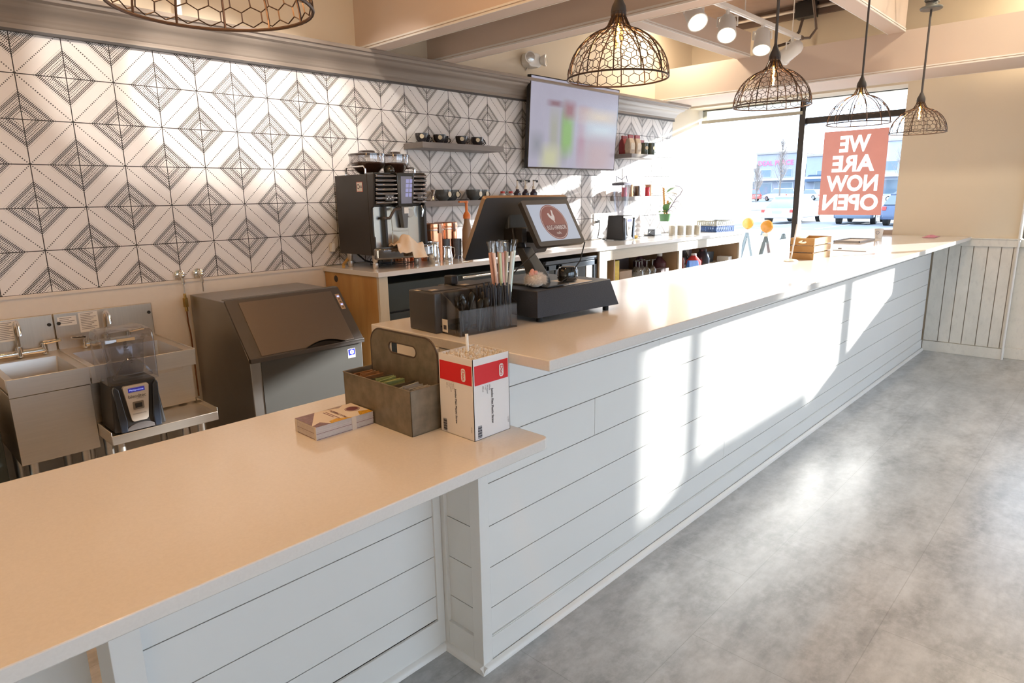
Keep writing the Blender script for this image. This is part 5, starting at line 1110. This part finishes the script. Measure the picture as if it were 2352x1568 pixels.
# ================================================================== PENDANTS
def dome_r(s_):   # s_: 0 rim .. 1 top of neck -> (r, z)
    if s_ < .78:
        t_ = s_/.78*math.radians(76); return (.19*math.cos(t_)+.0, .175*math.sin(t_)/math.sin(math.radians(76)))
    q_ = (s_-.78)/.22; r0 = .19*math.cos(math.radians(76)); return (r0+(.026-r0)*min(1, q_*1.4), .175+.058*q_)
def wirep(a_, s_): r_, z_ = dome_r(min(max(s_, 0), 1)); return (r_*math.cos(a_), r_*math.sin(a_), z_)
def pendant_meshes(full=True):
    ribs = MB()
    for i in range(12): a_ = 2*math.pi*i/12; ribs.tube([wirep(a_, s_/16) for s_ in range(17)], .0027, 5)
    rim = MB(); rim.tube([wirep(2*math.pi*i/48, 0) for i in range(48)], .0036, 6, closed=True); neck = MB(); neck.tube([wirep(2*math.pi*i/24, .995) for i in range(24)], .003, 5, closed=True)
    net = MB(); nk = 26; rows = 10 if full else 2; ds = .098; s0 = .02 if full else .24
    for j in range(rows):
        for k_ in range(nk*2):
            def node(q_): 
                q_ %= nk*2; hi = (q_+j) % 2; return 2*math.pi*q_/(nk*2), s0+j*ds+(.036 if hi else 0)
            a0, sA = node(k_); a1, sB = node(k_+1); 
            if k_ == 2*nk-1: a1 += 2*math.pi
            net.cyl(wirep(a0, sA), wirep(a1, sB), .0015, 3)
            if (k_+j) % 2: 
                net.cyl(wirep(a0, sA), wirep(a0, s0+(j+1)*ds), .0017, 3)
    return ribs, rim, net, neck
bulb_m = mat('filament_glow', (1, .8, .5), .3, emit=(1.0, .62, .26), es=28)
def pendant(loc, label, full=True):
    t = thing('wire_pendant', label, 'pendant lamp', loc, 0, 'chicken wire pendants over the bar')
    ribs, rim, net, neck = pendant_meshes(full); neck.build('neck_ring', iron, t)
    ribs.build('ribs', iron, t, smooth=False); rim.build('rim_ring', iron, t); net.build('wire_net', iron, t, smooth=False)
    MB().lathe([(.027, .222), (.029, .235), (.026, .252), (.018, .268), (.009, .290), (.007, .30), (0, .30)], 18).build('socket_cap', mat('cap_iron', (.055, .045, .042), .6), t)
    MB().cyl((0, 0, .298), (0, 0, 3.34-loc[2]), .0075 if full else .0065, 8).build('stem', mat('stem_grey', (.07, .06, .058), .5), t)
    MB().lathe([(.012, .222), (.012, .192), (.006, .190)], 12).build('bulb_base', brass, t)
    MB().lathe([(.010, .192), (.016, .165), (.018, .135), (.012, .105), (0, .097)], 16).build('bulb_glass', glass('amber_glass', (1, .86, .62), .05), t)
    MB().tube([(0, .004, .187), (.004, 0, .165), (-.004, .002, .145), (.004, -.002, .125), (0, 0, .111)], .0046, 6).build('filament', bulb_m, t)
    l_ = lamp('POINT', 'pendant_light', (0, 0, .085), 5, WARM, .02); l_.parent = t
    return t
p0 = pendant((.61, 1.387, 1.857), 'reddish chicken wire pendant cut off by the top left edge of the photo')
p1 = dup(p0, (2.18, 1.506, 1.910), 'largest fully visible chicken wire pendant, in front of the television')
p2 = dup(p0, (3.49, 1.452, 1.915), 'second fully visible chicken wire pendant, left of the window mullion')
p3 = pendant((4.80, 1.416, 1.908), 'chicken wire pendant with mostly open ribs, above the red poster', full=False)
p4 = dup(p0, (5.85, 1.302, 1.900), 'farthest and smallest chicken wire pendant, beside the cream wall')
# ================================================================== TRACK LIGHTS AND OTHER LAMPS
tk = thing('track_rail', 'white lighting track carrying four spotlights below the beams', 'track', (0, 0, 0))
MB().box((3.32, 2.262, 2.735), (5.95, 2.298, 2.765)).box((3.32, 2.272, 2.728), (5.95, 2.288, 2.737)).build('rail', white_trim, tk, bevel=.002)
m = MB()
for x in (3.6, 4.9, 5.8): m.cyl((x, 2.28, 2.76), (x, 2.28, 3.34), .004, 6)
m.build('hanger', white_trim, tk)
MB().box((5.95, 2.26, 2.735), (6.0, 2.30, 2.765)).tube([(6.0, 2.28, 2.75), (6.08, 2.24, 2.76), (6.16, 2.22, 2.84), (6.2, 2.26, 3.0), (6.2, 2.30, 3.2)], .011, 8).build('feed_end', mat('feed_brown', (.16, .12, .10), .5), tk)
glow = mat('spot_glow', (1, 1, 1), .4, emit=(1.0, .80, .55), es=8)
def spot(loc, d, label, energy=0, color=(1, .82, .62), angle=60, size=.04, lit=True, group='track spotlights', blend=.5):
    t = thing('track_spotlight', label, 'spotlight', loc, 0, group)
    d = Vector(d).normalized(); Mx = d.to_track_quat('Z', 'Y').to_matrix()
    MB().cyl((0, 0, 0), (0, 0, -.045), .013, 10).build('adapter', white_pl, t)
    c_ = Vector((0, 0, -.11))
    side = d.cross(Vector((0, 0, 1))).normalized()*.067
    m = MB(); m.tube([c_+side, c_+side+Vector((0, 0, .06)), Vector((0, 0, -.042)), c_-side+Vector((0, 0, .06)), c_-side], .006, 6); m.build('yoke', white_pl, t)
    m = MB(); m.lathe([(.025, -.095), (.046, -.080), (.058, -.052), (.060, .075), (.066, .080), (.066, .098), (.060, .098), (.056, .074), (0, .070)], 26, c_, M_=Mx); m.build('lamp_body', white_pl, t)
    if lit: MB().lathe([(.0555, .078), (.035, .084), (0, .085)], 24, c_, M_=Mx).build('lamp_lens', glow, t)
    if energy:
        l_ = lamp('SPOT', 'spot_light', c_+d*.10, energy, color, size, d, spot_size=math.radians(angle), spot_blend=blend); l_.parent = t
    return t
spot((4.15, 2.28, 2.735), (-.55, -.75, -1.0), 'leftmost visible track spotlight, half behind the beam', 40)
spot((4.63, 2.28, 2.735), (-.62, -.30, -.8), 'second visible track spotlight, pointing down left', 40)
spot((5.22, 2.28, 2.735), (-.45, -.20, -.9), 'third visible track spotlight, below the white track', 40)
spot((5.81, 2.28, 2.735), (.3, .9, -.45), 'rightmost visible track spotlight, turned away beside the track end', 0, lit=False)
# out-of-frame spotlights of the same kind aimed at the tiled wall and the counters
tk2 = thing('track_rail', 'second white lighting track above the low counter, behind the beams', 'track', (0, 0, 0))
MB().box((-.9, 2.182, 2.985), (2.55, 2.218, 3.015)).build('rail', white_trim, tk2, bevel=.002)
for i, (x, tx, tz, en) in enumerate(((.65, 1.25, 2.08, 90), (1.1, 1.66, 2.04, 150), (1.55, 2.1, 1.99, 130), (2.0, 2.6, 1.95, 60))):
    spot((x, 2.2, 2.985), (tx-x, TW-2.2, tz-2.87), 'spotlight number %s from the left on the second track, aimed at the tiles' % ('one', 'two', 'three', 'four')[i], en, (1.0, .93, .84), 32, .03, group='second track spotlights', blend=.55)
def can_light(loc, energy, label, size=.16, col=WARM):
    t = thing('ceiling_lamp', label, 'ceiling lamp', loc, 0, 'round ceiling lamps')
    MB().lathe([(.10, 0), (.10, -.03), (.085, -.035), (.08, -.01), (0, -.01)], 28).build('lamp_ring', white_pl, t)
    MB().lathe([(.08, -.012), (0, -.013)], 24).build('lamp_diffuser', mat('warm_diffuser', (1, 1, 1), .5, emit=WARM, es=6), t)
    l_ = lamp('AREA', 'ceiling_light', (0, 0, -.04), energy, col, size, (0, 0, -1), shape='DISK'); l_.parent = t
for i, (x, y, en, lb_) in enumerate(((-.35, 1.5, 12, 'above the near end of the low counter'), (.75, 2.3, 8, 'above the sinks'), (1.95, 2.3, 6, 'above the ice machine'), (-1.2, 2.7, 10, 'at the far left behind the camera'), (.4, .4, 12, 'over the dining side beside the low counter'), (4.0, 3.0, 8, 'above the open shelf cabinet'))):
    can_light((x, y, 3.35), en, 'round warm ceiling lamp '+lb_)
for x, y, lb_ in ((6.6, .4, 'over the far end of the header beam'), (5.4, .7, 'over the far dining side'), (5.9, 3.45, 'between the beams above the shelf corner')): can_light((x, y, 3.262 if y > 2 else 3.345), 20, 'round unseen fill lamp added '+lb_, .16, (1, .84, .62))  # hidden lamps added to brighten the wall and beams above the header
cd_ = thing('electrical_conduit', 'steel conduit with a black junction box along the top of the end wall', 'conduit', (0, 0, 0))
MB().cyl((6.93, 3.80, 3.21), (6.93, 1.70, 3.21), .018, 10).build('pipe', steel, cd_)
MB().box((6.84, 2.50, 3.12), (6.96, 2.68, 3.26)).build('junction_box', black, cd_, bevel=.003)
MB().tube([(6.9, 2.62, 3.12), (6.88, 2.64, 3.0), (6.80, 2.70, 2.90), (6.6, 2.75, 2.84)], .014, 8).build('flexible_pipe', mat('flex_brown', (.12, .09, .08), .5), cd_)
cn2 = thing('pendant_canopy_box', 'dark steel ceiling box and conduit above the farthest pendant', 'junction box', (5.65, 1.332, 2.76))
MB().lathe([(.07, 0), (.075, .012), (.07, .02), (.04, .02), (.04, .05), (0, .05)], 20, (.2, -.03, 0)).box((.15, -.07, .05), (.25, .01, .11)).build('ceiling_box', mat('steel_box', (.16, .16, .15), .4, .5), cn2, bevel=.003)
MB().cyl((.16, -.03, .08), (-2.2, -.03, .08), .014, 10).cyl((.2, .01, .08), (.2, .15, .20), .014, 10).build('conduit_pipe', steel, cn2)
# ================================================================== WINDOW POSTER
ps2 = thing('window_poster', 'pink-red poster with white letters on the window, seen from behind', 'poster', (7.285, 1.86, 1.24))
def trans_mat(name, col, tr=.6, clear_=0.0):
    mt, g, p = base(name); g.n.remove(p)
    df = g.new('ShaderNodeBsdfDiffuse'); tl = g.new('ShaderNodeBsdfTranslucent'); mx = g.new('ShaderNodeMixShader')
    c = g.mix(g.noise(g.pos(), 9, 4), tuple(x*.90 for x in col), col); g.l.new(c, df.inputs[0]); g.l.new(c, tl.inputs[0]); mx.inputs[0].default_value = tr
    g.l.new(df.outputs[0], mx.inputs[1]); g.l.new(tl.outputs[0], mx.inputs[2])
    o = mx
    if clear_:
        tp = g.new('ShaderNodeBsdfTransparent'); o = g.new('ShaderNodeMixShader'); o.inputs[0].default_value = clear_; g.l.new(mx.outputs[0], o.inputs[1]); g.l.new(tp.outputs[0], o.inputs[2])
    g.l.new(o.outputs[0], g.n['Material Output'].inputs[0]); return mt
def loops_of(vs, fs):
    cnt = {}
    for f in fs:
        for a_, b_ in zip(f, f[1:]+f[:1]): cnt[(a_, b_)] = 1
    nxt = {a_: b_ for (a_, b_) in cnt if (b_, a_) not in cnt}; out = []
    while nxt:
        st = next(iter(nxt)); L = [st]; c_ = nxt.pop(st)
        while c_ != st and c_ in nxt: L.append(c_); c_ = nxt.pop(c_)
        out.append([vs[q_] for q_ in L])
    return out
rows = (('WE', .704, .285), ('ARE', .512, .40), ('NOW', .318, .485), ('OPEN', .128, .525))
letters = MB(); sheet = MB(); holes = []
from mathutils.geometry import tessellate_polygon
for tx, zc, wid in rows:
    vs, fs = text_geo(tx, 'CENTER', .035); x0 = min(v[0] for v in vs); x1 = max(v[0] for v in vs); y0 = min(v[1] for v in vs); y1 = max(v[1] for v in vs)
    kx = wid/(x1-x0); ky = .162/(y1-y0); V = [(.30+(v[0]-(x0+x1)/2)*kx, zc+(v[1]-(y0+y1)/2)*ky) for v in vs]
    letters.add([(-.0004, a_, b_) for a_, b_ in V], fs)
    Ls = loops_of(V, fs); ar = [sum(a_[0]*b_[1]-b_[0]*a_[1] for a_, b_ in zip(L, L[1:]+L[:1])) for L in Ls]
    sg = 1 if ar[max(range(len(ar)), key=lambda q_: abs(ar[q_]))] > 0 else -1
    for L, a_ in zip(Ls, ar):
        if len(L) < 3: continue
        if a_*sg > 0: holes.append(L)
        else: sheet.add([(0, p[0], p[1]) for p in L], [tuple(t) for t in tessellate_polygon([[Vector((p[0], p[1], 0)) for p in L]])])
polys = [[(0, 0), (.60, 0), (.60, .835), (0, .835)]]+holes
al = [p for L in polys for p in L]
sheet.add([(0, p[0], p[1]) for p in al], [tuple(t) for t in tessellate_polygon([[Vector((p[0], p[1], 0)) for p in L] for L in polys])])
sheet.build('poster_sheet', trans_mat('poster_pink', (.60, .27, .225), .08), ps2, smooth=False)
letters.build('poster_letters', trans_mat('poster_white', (.95, .95, .95), .22), ps2, smooth=False)
tag(MB().box((0, 0, 0), (.002, .78, .94)).build('white_window_banner', trans_mat('banner_white', (.95, .95, .95), .85, .5), None, smooth=False, loc=(7.288, 3.19, 1.24)), 'plain white translucent banner filling the left part of the front window', 'banner')
# ================================================================== OUTSIDE
g_ = MB()
g_.add([(7.42, -60, -.16), (60, -60, -.16), (60, 140, -.16), (7.42, 140, -.16), (120, -60, .7), (120, 140, .7), (320, -60, .9), (320, 200, .9)], [(0, 1, 2, 3), (1, 4, 5, 2), (4, 6, 7, 5)])
ST(g_, 'trim_15', mat('asphalt', (.17, .18, .20), .85, var=.15, scale=.4), smooth=False)
ST(MB().box((-40, -60, -.3), (7.42, -5.36, -.16)), 'trim_16', mat('side_pavement', (.30, .29, .27), .85), smooth=False)
cw_ = ST(MB().box((7.42, -40, -.16), (9.6, 60, -.06)), 'trim_17', mat('concrete_walk', (.42, .41, .40), .85, scale=2), smooth=False)
lines = MB()
for i in range(9): lines.box((31.0, 2.2+2.75*i, -.159), (36.5, 2.32+2.75*i, -.155))
tag(lines.build('parking_lines', white_pl, None, smooth=False), 'white painted bay lines on the car park', 'road marking')
def car(loc, rz, body, label, L=4.7, Wd=1.8, Hc=1.45, suv=False, rear=True):
    t = thing('parked_car' , label, 'car', loc, rz)
    bm_ = mat('car_'+label.split()[0]+str(int(suv)), body, .25, .3, var=.05, coat=.5)
    hb_ = .82 if not suv else .98
    pr = [(-L/2, .30), (-L/2, hb_*.72), (-L/2+.15, hb_), (-L/2+.8 if not suv else -L/2+.3, hb_+.02), (L/2-1.15, hb_), (L/2-.15, hb_*.82), (L/2, hb_*.6), (L/2, .30)]
    MB().prism(pr, 'y', -Wd/2, Wd/2).build('car_body', bm_, t, bevel=.07, seg=3)
    x0, x1, x2, x3 = ((-L/2+.35, -L/2+1.15, L/2-2.0, L/2-1.2) if not suv else (-L/2+.12, -L/2+.45, L/2-2.0, L/2-1.35))
    m = MB(); wb, wt_ = Wd/2-.06, Wd/2-.26
    m.hexa([(x0, -wb, hb_), (x3, -wb, hb_), (x3, wb, hb_), (x0, wb, hb_), (x1, -wt_, Hc-.05), (x2, -wt_, Hc-.05), (x2, wt_, Hc-.05), (x1, wt_, Hc-.05)]); m.build('car_windows', mat('car_glass', (.10, .13, .17), .08, coat=.5), t, bevel=.03)
    MB().box((x1-.02, -wt_-.01, Hc-.08), (x2+.02, wt_+.01, Hc)).hexa([(x0-.02, -wb-.005, hb_-.02), (x0+.05, -wb-.005, hb_-.02), (x0+.05, -wb+.06, hb_-.02), (x0-.02, -wb+.06, hb_-.02), (x1-.03, -wt_-.005, Hc-.06), (x1+.05, -wt_-.005, Hc-.06), (x1+.05, -wt_+.05, Hc-.06), (x1-.03, -wt_+.05, Hc-.06)]).build('car_roof', bm_, t, bevel=.025)
    for sx in (-1, 1):
        for sy in (-1, 1):
            wv = MB().cyl((sx*(L/2-.9), sy*(Wd/2-.22), .33), (sx*(L/2-.9), sy*(Wd/2+.01), .33), .33, 22).build('wheel', rubber, t); MB().cyl((sx*(L/2-.9), sy*(Wd/2+.0), .33), (sx*(L/2-.9), sy*(Wd/2+.02), .33), .21, 14).build('rim', steel, wv)
    for sy in (-1, 1): MB().box((-L/2-.02, sy*(Wd/2-.05)-.17*(sy > 0)-.0, hb_*.74), (-L/2+.2, sy*(Wd/2-.05)+.17*(sy < 0), hb_*.93)).build('tail_light', mat('tail_red', (.62, .05, .04), .3), t, bevel=.02)
    MB().box((-L/2-.025, -.26, hb_*.70), (-L/2, .26, hb_*.86)).build('number_plate', mat('plate_blue', (.35, .45, .58), .5), t, smooth=False)
    MB().box((-L/2-.04, -Wd/2+.08, .30), (-L/2+.1, Wd/2-.08, .50)).build('rear_bumper', bm_, t, bevel=.04)
    return t
car((37.5, 13.9, -.16), math.radians(-2), (.58, .60, .64), 'silver sedan seen from behind, left of the poster in the car park')
car((38.0, 10.6, -.16), math.radians(6), (.10, .14, .20), 'dark blue pickup mostly hidden behind the red poster', suv=True, Hc=1.75)
car((37.0, 8.05, -.16), math.radians(2), (.05, .08, .15), 'navy hatchback seen from behind at the right window edge', suv=True, Hc=1.5)
car((94, 37.2, .35), math.radians(62), (.80, .80, .82), 'white station wagon parked across the road in the distance', suv=True, Hc=1.7)
car((96, 33.6, .38), math.radians(62), (.74, .76, .80), 'white compact car right of the distant wagon')
car((93, 41.6, .33), math.radians(62), (.45, .10, .08), 'red and brown car at the left of the distant row', suv=True, Hc=1.7)
car((86, 19.6, .22), math.radians(70), (.70, .72, .76), 'pale car to the right of the poster in the distance')
car((9.0, -2.0, -.06), math.radians(90), (.05, .06, .06), 'dark unseen van added outside to block the low sun', suv=True, L=4.9, Hc=1.95)  # added van, out of view, keeps low sun off the floor and lower bar
def building(name_l, loc, wy, dx, h_, col, n_win, extra=None):
    t = thing('shop_building', name_l, 'building', loc)
    MB().box((0, 0, 0), (dx, wy, h_)).build('building_wall', mat('wall_'+name_l.split()[0], col, .85, var=.08, scale=2), t, smooth=False)
    MB().box((-.25, -.1, h_-.35), (dx, wy+.1, h_)).build('parapet', mat('parapet', (.34, .30, .28), .8), t, smooth=False)
    wm = mat('far_glass', (.10, .15, .20), .1, coat=.4)
    for i in range(n_win):
        y = wy*(i+.5)/n_win; f = MB().box((-.08, y-1.0, h_*.44), (0, y+1.0, h_*.62)).build('upper_window', mat('win_frame_pale', (.40, .44, .48), .6), t, smooth=False); MB().box((-.1, y-.9, h_*.45), (-.07, y+.9, h_*.61)).build('glass_pane', wm, f, smooth=False)
        f = MB().box((-.06, y-1.3, .1), (0, y+1.3, 2.6)).build('shop_window', mat('win_frame_pale', (1, 1, 1)), t, smooth=False); MB().box((-.08, y-1.15, .3), (-.05, y+1.15, 2.45)).build('glass_pane', wm, f, smooth=False)
    MB().box((-1.2, 0, 2.9), (0, wy, 3.3)).build('fascia_band', mat('fascia_pale', (.62, .64, .66), .7), t, smooth=False)
    return t
b_a = building('grey brick shop block opposite with pink lettering, left of the mullion', (120, 44.6, .7), 7.4, 20, 7.9, (.30, .31, .36), 2)
m = MB(); m.text('DEAL PLACE', (-.12, 3.9, 5.95), (0, -1, 0), (0, 0, 1), 1.15, 0, .02, bold=.02); m.build('shop_lettering', mat('pink_letters', (.78, .12, .25), .5), b_a, smooth=False)
b_b = building('slate shop block opposite with a dark awning, beside the poster', (118, 31.2, .7), 11.2, 20, 7.0, (.28, .31, .37), 2)
MB().hexa([(-1.8, 6.8, 2.5), (0, 6.8, 2.5), (0, 11, 2.5), (-1.8, 11, 2.5), (-.3, 7.2, 3.6), (0, 7.2, 3.6), (0, 10.6, 3.6), (-.3, 10.6, 3.6)]).build('awning', mat('awning_blue', (.03, .06, .11), .7), b_b, smooth=False)
building('tall pale block opposite at the right window edge', (116, 22.5, .7), 8.5, 20, 8.6, (.36, .38, .45), 2)
building('low white block far left behind the banner', (128, 53.5, .7), 30, 20, 5.5, (.50, .50, .50), 5)
def tree(loc, h_, label, seed, spread=.28):
    rg = random.Random(seed); t = thing('bare_tree', label, 'tree', loc, 0, 'bare street trees')
    m = MB(); m.tube([(0, 0, 0), (.04, .02, h_*.35), (0, 0, h_*.7), (.05, 0, h_)], .1, 6, rs=[.11, .09, .05, .015]); m.build('trunk', mat('bark', (.20, .17, .15), .9), t)
    m = MB()
    for i in range(120):
        z = h_*(.22+.7*rg.random()); a_ = rg.uniform(0, 6.283); L = h_*spread*(1.15-z/h_)*rg.uniform(.6, 1); p = Vector((0, 0, z)); q_ = p+Vector((math.cos(a_)*L*.6, math.sin(a_)*L*.6, L*1.1))
        m.tube([p, (p+q_)/2+Vector((0, 0, -.1*L)), q_], .02, 3, rs=[.035, .022, .008])
        for k_ in range(5):
            s_ = p+(q_-p)*rg.uniform(.3, 1); e_ = s_+Vector((rg.uniform(-1, 1), rg.uniform(-1, 1), rg.uniform(.2, 1.2)))*L*.32; m.tube([s_, e_], .01, 3, rs=[.014, .005])
    m.build('branches', mat('twigs', (.28, .24, .22), .9), t)
tree((84, 33.2, .4), 8.0, 'bare street tree in front of the pink-lettered shop', 1)
tree((78, 18.2, .3), 8.0, 'bare street tree at the right edge of the window', 2)
tree((85, 36.6, .3), 5.2, 'smaller bare tree at the left of the distant shops', 3, .35)
tag(MB().box((62, -20, -.12), (66, 120, .06)).build('grass_verge', mat('verge', (.42, .40, .34), .9)), 'pale kerbed verge between the car park and the distant cars', 'verge')
# folding barricades outside by the glass
def barricade(loc, rz, label):
    t = thing('folding_barricade', label, 'barricade', loc, rz, 'barricades outside the window')
    steelb = mat('galv_frame', (.16, .20, .22), .5, .3)
    for x in (0, .58):
        m = MB()
        for s_ in (-1, 1): m.hexa([(x-.014, s_*.24-.018, 0), (x+.014, s_*.24-.018, 0), (x+.014, s_*.24+.018, 0), (x-.014, s_*.24+.018, 0), (x-.014, s_*.005-.016, 1.04), (x+.014, s_*.005-.016, 1.04), (x+.014, s_*.005+.016, 1.04), (x-.014, s_*.005+.016, 1.04)])
        m.build('a_frame', steelb, t, smooth=False)
    for s_ in (-1, 1):
        for z0, z1 in ((.72, .98), (.38, .58)):
            y0, y1 = s_*(.245-.235*z0/1.04), s_*(.245-.235*z1/1.04); m = MB().hexa([(-.02, y0+s_*.012, z0), (.60, y0+s_*.012, z0), (.60, y0+s_*.030, z0), (-.02, y0+s_*.030, z0), (-.02, y1+s_*.012, z1), (.60, y1+s_*.012, z1), (.60, y1+s_*.030, z1), (-.02, y1+s_*.030, z1)]); m.build('white_board', white_pl, t, smooth=False)
    MB().box((-.05, -.035, 1.04), (.02, .035, 1.08)).build('lamp_battery', mat('battery_cream', (.70, .62, .50), .5), t, bevel=.01)
    MB().lathe([(.04, -.03), (.065, -.02), (.075, 0), (.065, .02), (.04, .03), (0, .034)], 22, (-.01, 0, 1.155), M_=Matrix.Rotation(math.radians(90), 3, 'Y')).build('amber_lamp', mat('amber_lens', (.62, .24, .015), .2, var=.3, scale=30), t)
    return t
barricade((8.3, 3.66, -.06), math.radians(3), 'folding barricade with amber lamp, left one outside the window')
barricade((7.62, 3.13, -.06), math.radians(2), 'folding barricade with amber lamp, right one outside the window')
